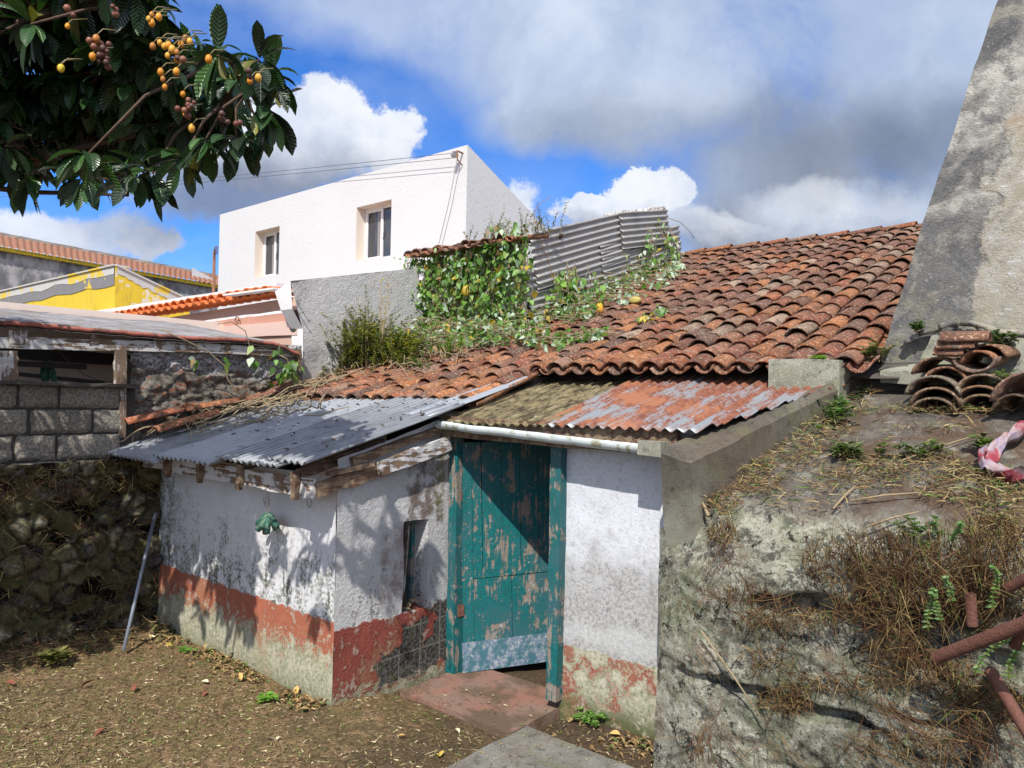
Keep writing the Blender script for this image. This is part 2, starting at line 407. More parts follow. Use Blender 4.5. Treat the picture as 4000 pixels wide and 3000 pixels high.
MT = {}
MT['wall_front'] = m_plaster('whitewash over red dado', .56, .33, .75, .12, green=.55, redcol=(.38, .125, .075), mold2=True)
MT['wall_side'] = m_plaster('rough whitewash over red dado', .50, .0, .1, .95, patches=(('y', .40, .98, .0, .235), ('y', .60, .86, .20, .40), ('y', .95, 1.2, .06, .50)), green=.3,
    white=(.52, .52, .53), redcol=(.25, .065, .05), stain=(('y', .62, .98, 1.05, 1.65, (.09, .05, .03), .8), ('y', .86, 1.02, 1.1, 1.75, (.13, .12, .04), .7), ('y', .38, .66, .55, 1.15, (.20, .12, .09), .55)), grey=.5)
MT['wall_door'] = m_plaster('worn whitewash with green foot', .40, .0, .12, .25, green=.95, grey=.85, redpatch=.2, redcol=(.30, .075, .055), white=(.60, .63, .69), haze=True)
def f_plain(c, k=.85, sc=30, s=.3):
    def fn(g):
        p = g.pos(); n = g.noise(p, sc, 6, .65); return dict(c=g.mix(n, c, tuple(q * k for q in c)), h=n, s=s, d=.004)
    return fn
def f_wood(paint, wood, amt, axis='x', sc=1.0):
    def fn(g):
        p = g.pos()
        st = {'x': (1.2, 14, 14), 'y': (14, 1.2, 14), 'z': (14, 14, 1.0)}[axis]
        q = g.scalev(p, tuple(k * sc for k in st)); n = g.noise(q, 2.2, 8, .65); n2 = g.noise(q, 7, 6, .7); n3 = g.noise(p, 7, 7, .68)
        w = g.mix(n2, wood, tuple(k * .35 for k in wood))
        pk = g.mix(g.noise(p, 20, 5, .6), paint, tuple(k * .75 for k in paint))
        m = g.step(g.add(g.mul(n, .5), g.mul(n3, .5)), .5 + amt - .02, .5 + amt + .02)
        return dict(c=g.mix(m, w, pk), h=g.add(g.mul(n2, .6), g.mul(m, .5)), s=.8, d=.006)
    return fn
MT['wood_white_x'] = material('peeling white board', f_wood((.55, .54, .52), (.23, .15, .10), -.02, 'x'), .85)
MT['wood_white_y'] = material('peeling white board lengthwise', f_wood((.52, .52, .53), (.22, .15, .10), -.01, 'y'), .85)
MT['wood_white_z'] = material('peeling white post', f_wood((.50, .49, .49), (.24, .17, .12), .03, 'z'), .85)
MT['wood_raw'] = material('bare weathered wood', f_wood((.25, .18, .12), (.17, .10, .07), .0, 'y'), .9)
def f_teal(amt, dark=1.0):
    def fn(g):
        p = g.obj(); q = g.scalev(p, (22, 22, 1.6)); n = g.noise(q, 1.7, 8, .68); n2 = g.noise(p, 5.0, 8, .70, .5); n3 = g.noise(p, 40, 5, .7); big = g.noise(p, 2.0, 3, .5)
        teal = g.mix(g.step(n3, .35, .65), (.006, .135, .140), (.010, .085, .092)); teal = g.mix(g.step(big, .45, .65), teal, (.03, .105, .12))
        wood = g.mix(n, (.33, .26, .19), (.11, .10, .10)); wood = g.mix(g.step(n3, .5, .7), wood, (.24, .28, .31))
        m = g.step(g.add(g.mul(n, .42), g.mul(n2, .58)), .50 + amt - .013, .50 + amt + .013); m = g.math('MAXIMUM', m, g.mul(g.step(n3, .60, .63), g.step(n2, .44, .52)))
        chip = g.mul(g.step(n3, .66, .70), .8); c = g.mix(m, teal, wood); c = g.mix(g.mul(chip, g.step(n2, .45, .6)), c, (.45, .47, .45))
        if dark != 1: c = g.vm('SCALE', c, None, dark)
        return dict(c=c, h=g.sub(g.mul(n3, .4), g.mul(m, .8)), s=.8, d=.003, r=g.mix(m, .5, .9))
    return fn
MT['teal_door'] = material('flaking teal paint', f_teal(.045), .6)
MT['teal_kick'] = material('scuffed blue-grey kick board', lambda g: dict(c=g.mix(g.step(g.noise(g.obj(), 14, 8, .7), .42, .58), (.045, .125, .16), g.mix(g.step(g.noise(g.obj(), 45, 6, .7), .45, .62), (.14, .18, .26), (.34, .37, .36))), h=g.noise(g.obj(), 50, 5, .7), s=.5, d=.003), .8)
MT['teal_jamb'] = material('teal paint worn to brown wood', f_teal(.018), .8)
MT['teal_green'] = material('deep green edge', f_teal(.2, .55), .6)
def f_steel(c1, c2, streak='y', dirt=.5, groove=0):
    def fn(g):
        p = g.pos(); q = g.scalev(p, (9, 1.3, 9) if streak == 'y' else (9, 9, 9)); n = g.noise(q, 2, 8, .65); n2 = g.noise(p, 26, 7, .7); n3 = g.noise(p, 2.2, 5, .6)
        c = g.mix(n, c1, c2); c = g.mix(g.mul(g.step(n2, .60, .68), dirt), c, (.05, .055, .06)); c = g.mix(g.mul(g.step(n3, .5, .7), .35), c, tuple(k * .55 for k in c2))
        lich = g.mul(g.step(n2, .36, .30), .55); c = g.mix(lich, c, (.44, .46, .46))
        if groove:      # dirt and painted shade darkening the valleys of the sheet
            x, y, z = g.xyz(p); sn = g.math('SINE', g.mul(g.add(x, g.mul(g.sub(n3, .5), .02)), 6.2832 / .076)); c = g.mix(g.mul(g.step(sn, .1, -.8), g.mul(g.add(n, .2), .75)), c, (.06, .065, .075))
        return dict(c=c, h=n2, s=.25, d=.004)
    return fn
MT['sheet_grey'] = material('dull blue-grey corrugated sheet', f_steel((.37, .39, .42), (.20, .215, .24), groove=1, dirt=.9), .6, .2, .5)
MT['sheet_light'] = material('pale zinc flashing', f_steel((.42, .45, .48), (.26, .29, .33), dirt=.3), .55, .3, .5)
MT['sheet_olive'] = material('mossy fibre-cement sheet', lambda g: dict(c=g.mix(g.step(g.noise(g.scalev(g.pos(), (14, 1.2, 14)), 2, 8, .65), .58, .70), g.mix(g.step(g.noise(g.scalev(g.pos(), (2, .6, 1)), 9, 8, .72), .40, .60), (.045, .036, .020), (.19, .155, .085)), (.30, .29, .20)), h=g.noise(g.pos(), 60, 6, .7), s=.5, d=.005), .95)
def f_rust(g):
    p = g.pos(); q = g.scalev(p, (10, 1.2, 1.2)); n = g.noise(q, 1.1, 8, .62); nb = g.noise(p, 2.1, 5, .55); n2 = g.noise(p, 34, 7, .7)
    x, y, z = g.xyz(p)
    zinc = g.mix(n2, (.20, .22, .24), (.33, .35, .37)); rust = g.mix(g.step(n2, .38, .62), (.25, .085, .042), (.12, .040, .024)); rust = g.mix(g.step(nb, .50, .60), rust, g.mix(n2, (.33, .14, .07), (.22, .08, .04)))
    f = g.add(g.add(g.mul(n, .42), g.mul(nb, .42)), g.mul(n2, .16)); f = g.add(f, g.mul(g.step(y, .95, 2.2), .05)); f = g.sub(f, g.mul(g.step(y, 2.15, 2.4), .12))
    f = g.add(f, g.mul(g.sub(g.noise(g.scalev(p, (26, 2.4, 2.4)), 2.2, 6, .7), .5), .35)); m = g.mul(g.step(f, .445, .535), .97)
    return dict(c=g.mix(m, zinc, rust), r=g.mix(m, .45, .92), m=g.mul(g.sub(1.0, m), .3), h=n2, s=.3, d=.003)
MT['sheet_rust'] = material('rust-streaked zinc sheet', f_rust, .6)
MT['sheet_screen'] = material('old grey iron sheet', f_steel((.42, .42, .41), (.25, .24, .235), 'n', .35), .6, .3, .4)
MT['gutter'] = material('mossy white gutter', lambda g: dict(c=g.mix(g.step(g.noise(g.pos(), 11, 8, .7), .50, .64), g.mix(g.noise(g.pos(), 4, 4), (.50, .60, .62), (.60, .64, .64)), g.mix(g.noise(g.pos(), 40, 6), (.20, .22, .12), (.36, .34, .26))), h=g.noise(g.pos(), 30, 6), s=.3, d=.003), .6)
def f_tile(g):
    c = g.attr('Col'); p = g.pos(); n = g.noise(p, 55, 7, .72); n2 = g.noise(p, 17, 7, .66); n3 = g.noise(p, 4, 5, .6)
    c = g.mix(g.step(n, .35, .70), g.vm('MULTIPLY', c, (.62, .58, .56)), g.vm('MULTIPLY', c, (1.22, 1.18, 1.08)))
    c = g.mix(g.mul(g.step(n2, .50, .60), .8), c, g.mix(n, (.035, .028, .025), (.15, .105, .08)))
    c = g.mix(g.mul(g.step(n, .55, .62), g.step(n2, .62, .42)), c, (.46, .40, .31))
    c = g.mix(g.mul(g.step(g.add(g.mul(n3, .5), g.mul(n2, .5)), .56, .64), .35), c, (.27, .25, .20))
    return dict(c=c, h=g.add(g.mul(n, .6), n2), s=.6, d=.007)
MT['tile'] = material('old lichened clay tile', f_tile, .95, 0, .15)
MT['tile_new'] = material('bright orange clay tile', lambda g: dict(c=g.mix(g.mul(g.step(g.noise(g.pos(), 9, 7, .7), .52, .66), .6), g.mix(g.noise(g.pos(), 30, 5), (.62, .16, .045), (.48, .12, .04)), (.14, .06, .04)), h=g.noise(g.pos(), 40), s=.4, d=.004), .9)
MT['tile_brown'] = material('terracotta tile of far roof', lambda g: g.mix(g.noise(g.pos(), 5, 7, .7), (.22, .105, .07), (.31, .16, .11)), .9)
def f_concrete(a, b, dk, moss=0.0, brown=0.0, sc=1.0, bs=.6, name_=''):
    def fn(g):
        p = g.pos(); n = g.noise(p, 3.2 * sc, 8, .65); n2 = g.noise(p, 14 * sc, 8, .7); n3 = g.noise(p, 75, 5, .7)
        c = g.mix(g.step(n, .35, .65), a, b); c = g.mix(g.mul(g.step(n2, .53, .64), .7), c, dk)
        c = g.mix(g.mul(g.step(n3, .56, .66), .45), c, tuple(min(.6, k * 1.9) for k in a)); c = g.mix(g.mul(g.step(n3, .42, .34), .5), c, tuple(k * .4 for k in dk))
        if moss: c = g.mix(g.mul(g.step(g.noise(p, 5.5, 7, .65), .50, .64), moss), c, (.14, .16, .06))
        if name_ == 'p':
            z = g.xyz(p)[2]; y = g.xyz(p)[1]; lo = g.mul(g.step(g.add(z, g.mul(g.sub(n, .5), .8)), 1.58, 1.32), g.step(y, 1.0, .8)); c = g.mix(lo, c, g.mix(g.step(n2, .46, .56), g.mix(n3, (.30, .31, .25), (.20, .21, .165)), g.mix(n3, (.10, .10, .085), (.40, .40, .34))))
        if brown: c = g.mix(g.mul(g.step(g.noise(p, 2.3, 7, .66), .46, .60), brown), c, (.11, .075, .05))
        return dict(c=c, h=g.add(n3, n2), s=bs, d=.008)
    return fn
MT['parapet'] = material('dark pebbly concrete', f_concrete((.12, .108, .088), (.075, .067, .055), (.042, .037, .03), .25, .3, name_='p'), .95)
MT['concrete_light'] = material('lichened concrete block', f_concrete((.30, .30, .25), (.20, .20, .16), (.09, .09, .07), .3), .95)
MT['slab'] = material('grey stone slab', f_concrete((.20, .195, .175), (.12, .115, .10), (.05, .047, .04), .3, .35), .95)
MT['sill'] = material('brown-red worn cement', f_concrete((.25, .125, .095), (.20, .145, .115), (.10, .07, .05), 0, .95), .9)
def f_terrace(g):
    p = g.pos(); x, y, z = g.xyz(p); n = g.noise(p, 2.4, 8, .65); n2 = g.noise(p, 9, 8, .7); n3 = g.noise(p, 60, 6, .72); n4 = g.noise(p, 24, 6, .7)
    c = g.mix(g.step(n, .35, .65), (.315, .315, .27), (.215, .22, .18)); c = g.mix(g.mul(g.step(n2, .50, .56), .85), c, (.07, .075, .07))
    c = g.mix(g.mul(g.step(n4, .51, .56), .8), c, (.40, .41, .36)); c = g.mix(g.mul(g.step(n3, .45, .40), .75), c, (.05, .05, .043))
    c = g.mix(g.mul(g.step(g.noise(p, 3.7, 7, .6), .50, .62), .5), c, (.17, .20, .12))
    c = g.mix(g.mul(g.step(g.noise(p, 4.9, 7, .66), .55, .64), .6), c, (.14, .10, .07))
    wv = g.vm('ADD', p, g.vm('SCALE', g.noise(p, 5, 5, .6, out=1), None, .35)); ck = g.voro(wv, 3.2, 'DISTANCE_TO_EDGE'); ck2 = g.voro(wv, 9, 'DISTANCE_TO_EDGE')
    crk = g.mul(g.step(ck, .022, .004), g.step(n2, .49, .56)); c = g.mix(g.mul(crk, .85), c, (.025, .024, .02))
    c = g.mix(g.mul(g.step(g.noise(p, 1.9, 8, .7), .55, .59), .55), c, g.mix(g.step(n4, .42, .52), (.08, .085, .08), (.26, .265, .225)))
    flat = g.step(z, 1.46, 1.60)
    t = g.mix(g.step(n2, .4, .6), (.15, .14, .125), (.095, .088, .08)); t = g.mix(g.mul(g.step(n3, .55, .65), .5), t, (.30, .28, .25)); t = g.mix(g.mul(g.step(n, .47, .58), .85), t, (.105, .07, .05))
    t = g.mix(g.mul(g.step(g.noise(p, 6.2, 6, .6), .56, .66), .6), t, (.30, .30, .27))
    c = g.mix(flat, c, t)
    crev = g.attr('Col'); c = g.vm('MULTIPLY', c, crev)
    return dict(c=c, h=g.sub(g.add(g.mul(n3, .7), n4), g.mul(g.mul(crk, 1.4), g.sub(1.0, flat))), s=1.0, d=.018)
MT['terrace'] = material('lichen-patched rubble and cement', f_terrace, .95, 0, .15)
def f_chimney(g):
    p = g.pos(); n = g.noise(p, 1.3, 8, .62, .8); n1 = g.noise(g.vm('ADD', p, (3, 7, 1)), 1.0, 7, .60, .3); n2 = g.noise(p, 9, 8, .68); n3 = g.noise(p, 60, 6, .72); w = g.noise(p, 7, 6, .65, 2.0)
    c = g.mix(g.step(n, .42, .56), (.12, .12, .125), (.44, .43, .39)); c = g.mix(g.mul(g.step(n2, .44, .58), .55), c, (.17, .17, .165)); c = g.mix(g.mul(g.step(g.noise(p, 2.6, 7, .65), .54, .60), .6), c, (.34, .32, .26)); c = g.mix(g.mul(g.step(g.noise(p, 5.1, 8, .7), .53, .60), .6), c, (.10, .10, .105))
    x, y, z = g.xyz(p)
    pat = g.step(g.add(g.add(g.mul(n1, 1.6), g.mul(g.sub(n2, .5), .22)), g.add(g.mul(g.sub(x, 3.42), .75), g.mul(g.sub(3.2, z), .12))), .79, .85)   # newer render laid over the old
    pc = g.mix(g.step(n2, .4, .62), (.34, .31, .25), (.42, .40, .36)); pc = g.mix(g.mul(g.step(n, .50, .62), .6), pc, (.36, .26, .15))
    brush = g.noise(g.scalev(p, (2, 2, 9)), 6, 7, .7)
    pc = g.mix(g.mul(g.step(brush, .56, .62), g.step(n2, .5, .6)), pc, (.66, .70, .76)); c = g.mix(pat, c, pc)
    c = g.mix(g.mul(g.step(g.noise(p, 3.3, 8, .68), .55, .61), .55), c, (.17, .165, .155)); low = g.mul(g.step(z, 3.1, 2.5), g.step(n2, .4, .6)); c = g.mix(g.mul(low, .6), c, (.26, .245, .17))
    c = g.mix(g.mul(g.step(n3, .585, .65), .7), c, (.40, .40, .38)); c = g.mix(g.mul(g.step(n3, .41, .34), .7), c, (.045, .045, .048))
    wav = g.math('SINE', g.mul(w, 60))
    return dict(c=c, h=g.add(g.add(g.mul(n3, .9), g.mul(wav, .10)), g.add(g.mul(n2, 1.2), g.mul(pat, .7))), s=.85, d=.012)
MT['chimney'] = material('blackened patched chimney render', f_chimney, .95, 0, .15)
MT['white_house'] = material('fresh white render', lambda g: dict(c=g.mix(g.mul(g.step(g.noise(g.pos(), .8, 6, .6), .4, .7), .5), (.53, .535, .55), (.50, .50, .505)), h=g.noise(g.pos(), 14, 7, .6), s=.35, d=.02), .85)
MT['white_reveal'] = material('cream window reveal', f_plain((.72, .64, .56)), .85)
MT['upvc'] = material('white window frame', lambda g: g.mix(g.noise(g.pos(), 8), (.78, .79, .80), (.70, .71, .72)), .4)
MT['glass'] = material('dark window pane', lambda g: dict(c=g.mix(g.noise(g.pos(), 3, 2), (.02, .025, .035), (.04, .045, .055)), r=.06), .06, 0, .8)
MT['curtain'] = material('grey curtain', lambda g: g.mix(g.noise(g.scalev(g.pos(), (14, 14, .5)), 2), (.14, .13, .125), (.30, .29, .28)), .9)
def f_greywall(g):
    p = g.pos(); n = g.noise(p, 2, 7, .6); n2 = g.noise(p, 16, 7, .68, 1.0); n3 = g.noise(p, 70, 5, .7)
    x, y, z = g.xyz(p)
    c = g.mix(n, (.52, .515, .52), (.43, .43, .435)); c = g.mix(g.mul(g.step(g.add(g.mul(y, .5), g.mul(n, .9)), 1.35, 1.12), .65), c, (.08, .085, .09))
    c = g.mix(g.mul(g.step(g.add(z, g.mul(n, .3)), 2.62, 2.5), .6), c, (.42, .38, .33)); c = g.mix(g.mul(g.step(n3, .58, .66), .3), c, (.42, .42, .42))
    return dict(c=c, h=g.add(g.mul(n2, 1.5), g.mul(n3, .3)), s=.8, d=.02)
MT['grey_wall'] = material('grey roughcast render', f_greywall, .95)
MT['pink'] = material('pale pink render', f_plain((.60, .43, .37), .85, 6), .9)
MT['pink_red'] = material('red-pink painted beam', f_plain((.52, .27, .20), .75, 9), .9)
MT['trim_white'] = material('off-white painted edge', f_plain((.70, .69, .69), .88, 7), .9)
MT['yellow'] = material('peeling yellow paint', lambda g: dict(c=g.mix(g.mul(g.step(g.add(g.mul(g.noise(g.pos(), 1.4, 8, .66), .7), g.mul(g.noise(g.pos(), 12, 5), .3)), .585, .60), 1.0), g.mix(g.mul(g.step(g.noise(g.scalev(g.pos(), (4, 4, 1)), 2, 8, .7), .52, .66), .5), (.58, .42, .035), (.22, .19, .06)), (.56, .52, .42))), .9)
MT['yellow_patch'] = material('grey filler with yellow remains', lambda g: dict(c=g.mix(g.step(g.noise(g.pos(), 2.1, 8, .66), .57, .585), g.mix(g.noise(g.pos(), 5, 6), (.15, .15, .16), (.20, .20, .21)), (.56, .42, .06))), .9)
MT['trim_patch'] = material('white edge with yellow remains', lambda g: dict(c=g.mix(g.step(g.noise(g.pos(), 1.9, 8, .62), .52, .535), g.mix(g.noise(g.pos(), 5, 6), (.50, .50, .49), (.36, .36, .36)), (.56, .42, .06))), .9)
MT['mottled'] = material('mould-mottled grey render', lambda g: dict(c=g.mix(g.step(g.noise(g.scalev(g.pos(), (1, 1, .6)), 2.2, 9, .68), .40, .62), (.13, .13, .14), (.36, .35, .36)), h=g.noise(g.pos(), 9), s=.3), .95)
MT['grey_course'] = material('grey mortared ridge', f_plain((.33, .31, .28), .7, 6), .95)
MT['fibro_red'] = material('faded red sheet edge', lambda g: g.mix(g.step(g.noise(g.pos(), 5, 7, .7), .44, .6), (.36, .12, .09), (.12, .06, .05)), .9)
MT['fibro_grey'] = material('pale fibre-cement sheet', f_concrete((.30, .29, .30), (.20, .195, .20), (.09, .085, .08), .15, .4), .95)
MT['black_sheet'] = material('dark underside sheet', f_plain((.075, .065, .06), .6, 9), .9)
MT['beige_in'] = material('beige inner wall', f_plain((.78, .66, .59), .85, 3), .95)
def f_block(g):
    p = g.pos(); n = g.noise(p, 48, 7, .74); n2 = g.noise(p, 110, 4, .7); n3 = g.noise(p, 2.5, 5, .6)
    c = g.mix(g.step(n, .40, .60), (.15, .14, .125), (.37, .345, .31)); c = g.mix(g.mul(g.step(n3, .5, .66), .4), c, (.10, .11, .06)); c = g.vm('MULTIPLY', c, g.attr('Col'))
    return dict(c=c, h=g.add(n, g.mul(n2, .6)), s=1.0, d=.02)
MT['block'] = material('rough concrete block', f_block, .95)
MT['mortar'] = material('dark mortar', f_plain((.06, .055, .05), .5, 30), .95)
def f_basalt(g):
    c = g.attr('Col'); p = g.pos(); n = g.noise(p, 30, 7, .72); n2 = g.noise(p, 6, 6, .6); z = g.xyz(p)[2]
    c = g.mix(g.step(n, .35, .62), g.vm('SCALE', c, None, .6), g.vm('SCALE', c, None, 2.3)); c = g.mix(g.mul(g.step(n2, .46, .54), .7), c, g.mix(n, (.05, .05, .02), (.15, .14, .06)))
    c = g.mix(g.mul(g.step(g.noise(p, 70, 4, .7), .60, .68), .5), c, (.26, .27, .20))
    return dict(c=c, h=g.add(n, n2), s=1.0, d=.02)
MT['basalt'] = material('mossy basalt rubble', f_basalt, .95, 0, .15)
def f_oldrub(g):
    p = g.pos(); q = g.scalev(p, (1, 1, 3.2)); n = g.noise(q, 6, 9, .7, .8); n2 = g.noise(p, 35, 7, .72); n3 = g.noise(p, 3, 6, .65); z = g.xyz(p)[2]
    c = g.mix(g.step(n2, .35, .65), (.13, .115, .095), (.30, .275, .24)); c = g.mix(g.step(n, .56, .60), c, g.mix(n2, (.34, .12, .06), (.16, .06, .04))); c = g.mix(g.step(n, .40, .36), c, (.035, .03, .026))
    c = g.mix(g.mul(g.step(g.add(z, g.mul(g.sub(n3, .5), .5)), 2.28, 2.38), g.step(n2, .4, .55)), c, (.56, .56, .60)); c = g.vm('MULTIPLY', c, g.attr('Col'))
    return dict(c=c, h=g.add(n, n2), s=1.0, d=.03)
MT['old_rubble'] = material('crumbling clay and stone wall', f_oldrub, .95, 0, .15)
def f_ground(g):
    p = g.pos(); n = g.noise(p, 1.6, 7, .62); n2 = g.noise(p, 26, 8, .74, .5); n3 = g.noise(p, 95, 5, .75); n4 = g.noise(p, 7, 7, .66)
    x, y, z = g.xyz(p)
    c = g.mix(g.step(n2, .38, .62), (.080, .048, .028), (.30, .195, .105)); c = g.mix(g.mul(g.step(n3, .54, .62), .75), c, (.46, .39, .25))
    c = g.mix(g.mul(g.mul(g.step(n4, .46, .56), g.step(n3, .42, .55)), .7), c, (.13, .135, .045)); c = g.mix(g.mul(g.step(n, .52, .60), .5), c, g.mix(n2, (.05, .035, .022), (.17, .125, .075)))
    dirt = g.mul(g.step(g.add(x, g.mul(g.sub(n, .5), 1.2)), -.5, .5), g.step(g.add(y, n), .9, 1.2)); dirt = g.math('MAXIMUM', dirt, g.mul(g.step(g.add(x, g.mul(g.sub(n4, .5), .8)), .3, .9), .65))
    c = g.mix(g.mul(dirt, .8), c, g.mix(n2, (.035, .024, .018), (.115, .082, .06)))
    return dict(c=c, h=g.add(n2, g.mul(n3, .7)), s=1.0, d=.02)
MT['ground'] = material('trodden earth and dry clippings', f_ground, .97, 0, .1)
def f_col(rough=.8, tf=0, ribs=0, gloss=False):
    def fn(g):
        c = g.attr('Col'); n = g.noise(g.pos(), 40, 4, .6); c = g.mix(n, g.vm('SCALE', c, None, .75), g.vm('SCALE', c, None, 1.25)); r = dict(c=c)
        if ribs:
            x, y, z = g.xyz(g.attr('tc', 'Vector')); ax = g.math('ABSOLUTE', x)
            w = g.math('SINE', g.mul(g.sub(y, g.mul(ax, .16)), 6.283 * ribs)); mid = g.step(ax, .10, .02)
            r['h'] = g.add(g.mul(w, .5), g.mul(mid, -.6)); r['s'] = .55; r['d'] = .006
            r['c'] = g.mix(g.mul(mid, .5), c, g.vm('SCALE', c, None, 2.2))
        if tf: r['t'] = g.vm('MULTIPLY', c, (1.5, 1.7, .7)); r['tf'] = tf
        return r
    return fn
MT['loquat_leaf'] = material('glossy ribbed leaf', f_col(tf=.16, ribs=11), .30, 0, .6)
MT['vine_leaf'] = material('vine leaf', f_col(tf=.28), .5, 0, .5)
MT['straw'] = material('dry stalks and clippings', f_col(), .95, 0, .1)
MT['bark'] = material('grey-brown bark', lambda g: dict(c=g.mix(g.noise(g.pos(), 25, 6, .7), (.05, .030, .022), (.12, .08, .058)), h=g.noise(g.pos(), 40, 5), s=.6), .95)
MT['stem'] = material('dry vine stem', lambda g: g.mix(g.noise(g.pos(), 30, 4), (.34, .27, .17), (.20, .15, .09)), .9)
MT['fruit'] = material('ripe orange fruit', lambda g: g.mix(g.noise(g.pos(), 25, 4), g.attr('Col'), g.vm('SCALE', g.attr('Col'), None, .7)), .4)
MT['rust_pipe'] = material('rusted iron tube', lambda g: dict(c=g.mix(g.noise(g.pos(), 26, 7, .7), (.07, .028, .022), (.24, .11, .08)), h=g.add(g.noise(g.pos(), 90, 5, .7), g.mul(g.noise(g.pos(), 25, 5, .7), 2.0)), s=1.0, d=.008), .9, .1)
MT['rod'] = material('pale grey metal tube', lambda g: g.mix(g.noise(g.pos(), 15, 5), (.36, .40, .47), (.22, .25, .30)), .45, .5)
MT['green_tube'] = material('faded green plastic', lambda g: dict(c=g.mix(g.step(g.noise(g.pos(), 45, 6, .7), .48, .62), g.attr('Col'), (.16, .20, .15)), h=g.noise(g.pos(), 60), s=.3), .7)
MT['wire'] = material('dark wire', lambda g: g.mix(g.noise(g.pos(), 9), (.09, .08, .08), (.14, .13, .12)), .6)
MT['iron'] = material('rusty iron', lambda g: g.mix(g.noise(g.pos(), 15, 5), (.20, .09, .05), (.32, .17, .11)), .9)
MT['steel'] = material('galvanised hook', lambda g: g.mix(g.noise(g.pos(), 15), (.45, .45, .46), (.3, .3, .3)), .5, .6)
def f_cloth(g):
    p = g.obj(); n = g.noise(p, 6, 4, .6); n2 = g.noise(p, 30, 6)
    c = g.mix(g.step(n, .44, .60), (.25, .04, .06), (.33, .27, .29)); c = g.mix(g.mul(g.step(n, .60, .64), .6), c, (.22, .17, .30)); c = g.mix(g.mul(g.step(n2, .52, .66), .5), c, (.28, .20, .15))
    return c
MT['cloth'] = material('dirty striped cloth', f_cloth, .95)
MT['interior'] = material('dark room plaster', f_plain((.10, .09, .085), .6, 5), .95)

X, Y, Z = Vector((1, 0, 0)), Vector((0, 1, 0)), Vector((0, 0, 1))
# ------------------------------------------------------------------ ground
def gz(x, y):
    z = 0.0
    if -6 < x < 8 and -9 < y < 4:
        z += noise.noise(Vector((x * 1.1, y * 1.1, 0))) * .030 + noise.noise(Vector((x * 4, y * 4, 3))) * .012
        z += .05 * max(0, min(1, (-2.0 - x) / .6)) * (1 if y < 0 else 0)          # soil heaped at the foot of the rubble wall
        z -= (.12 if x < 1.2 else .05) * max(0, min(1, (y - .10) / .6)) * (1 if x > -.0 else 0)
    return z
def build_ground():
    def ax(a, b, st):
        r = list(np.arange(a, b + 1e-6, st)); l = []; q = st; c = a
        while c > -400: q *= 1.6; c -= q; l.append(c)
        h = []; q = st; c = b
        while c < 400: q *= 1.6; c += q; h.append(c)
        return l[::-1] + r + h
    xs = ax(-3, 3.4, .045); ys = ax(-2.6, 1.6, .045); m = MB()
    v = [(x, y, gz(x, y) + (noise.noise(Vector((x * 14, y * 14, 7))) * .008 if -3.2 < x < 3.6 and -2.8 < y < 1.8 else 0)) for x in xs for y in ys]; n = len(ys)
    f = [(i * n + j, (i + 1) * n + j, (i + 1) * n + j + 1, i * n + j + 1) for i in range(len(xs) - 1) for j in range(n - 1)]
    m.add(v, f); tag(m.build('ground', MT['ground'], None, True), kind='structure')
build_ground()
m = MB()
def flat_slab(m, x0, x1, y0, y1, z0, z1, st=.06, amp=.008):
    panel(m, (x0, y0, z1), X, x1 - x0, Y, y1 - y0, st, amp, 5)
    panel(m, (x0, y0, z0), X, x1 - x0, Z, z1 - z0, st, amp, 5); panel(m, (x0, y1, z0), Y, -(y1 - y0), Z, z1 - z0, st, amp, 5)
    m.F[-0:]
flat_slab(m, 1.24, 2.9, -1.4, .56, -.1, .045); panel(m, (1.24, .56, -.1), -Y, 1.96, Z, .145, .06, .008, 5); panel(m, (2.9, .56, -.1), -X, 1.66, Z, .145, .06, .008, 5)
tag(m.build('path', MT['slab'], None, True), kind='structure')

# ------------------------------------------------------------------ whitewashed outbuilding
KR = .267                                  # slope of its sheet roof
def zr(y): return 1.607 + KR * (y + .335)  # under the sheets of the left part
def zd(y): return 1.935 + .262 * (y - .95)
ob = empty('outbuilding', (0, 0, 0), 'low whitewashed outbuilding with red dado, sheet-iron roof and flaking teal door', 'outbuilding')
m = MB(); panel(m, (-2.62, 0, -.12), X, 2.62, Z, 1.68, .05, .014, 1.6)
w = m.build('front_wall', MT['wall_front'], ob, True); tag(w, 'whitewashed wall with mould and a red band above green-grey foot')
m = MB(); panel(m, (0, 0, -.12), Y, 1.13, Z, 2.2, .05, .018, 2.4, hole=(.61, .87, .61, 1.29), top=lambda s: zr(s) + .10)
# reveal of the little window
for p0, eu, lu, ev, lv in (((0, .61, .49), -X, .28, Z, .68), ((0, .87, .49), -X, .28, Z, .68), ((0, .61, .49), -X, .28, Y, .26), ((0, .61, 1.17), -X, .28, Y, .26)):
    panel(m, p0, eu, lu, ev, lv, .05, .018, 2.4)
w = m.build('side_wall', MT['wall_side'], ob, True); tag(w, 'rough grey-white wall with dark red dado and bare blocks')
m = MB(); DX0, DX1 = .03, 1.09
panel(m, (0, 1.13, -.2), X, 2.12, Z, 2.25, .05, .012, 2.0, hole=(DX0, DX1, 0, 2.02), top=lambda s: zd(1.13) + .2 - .02)
panel(m, (DX1, 1.13, -.2), Y, .2, Z, 2.02, .05, .012, 2)
w = m.build('door_wall', MT['wall_door'], ob, True); tag(w, 'worn whitewashed wall right of the door with red patches and moss')
m = MB()   # dark room behind the door and the shed's inner faces
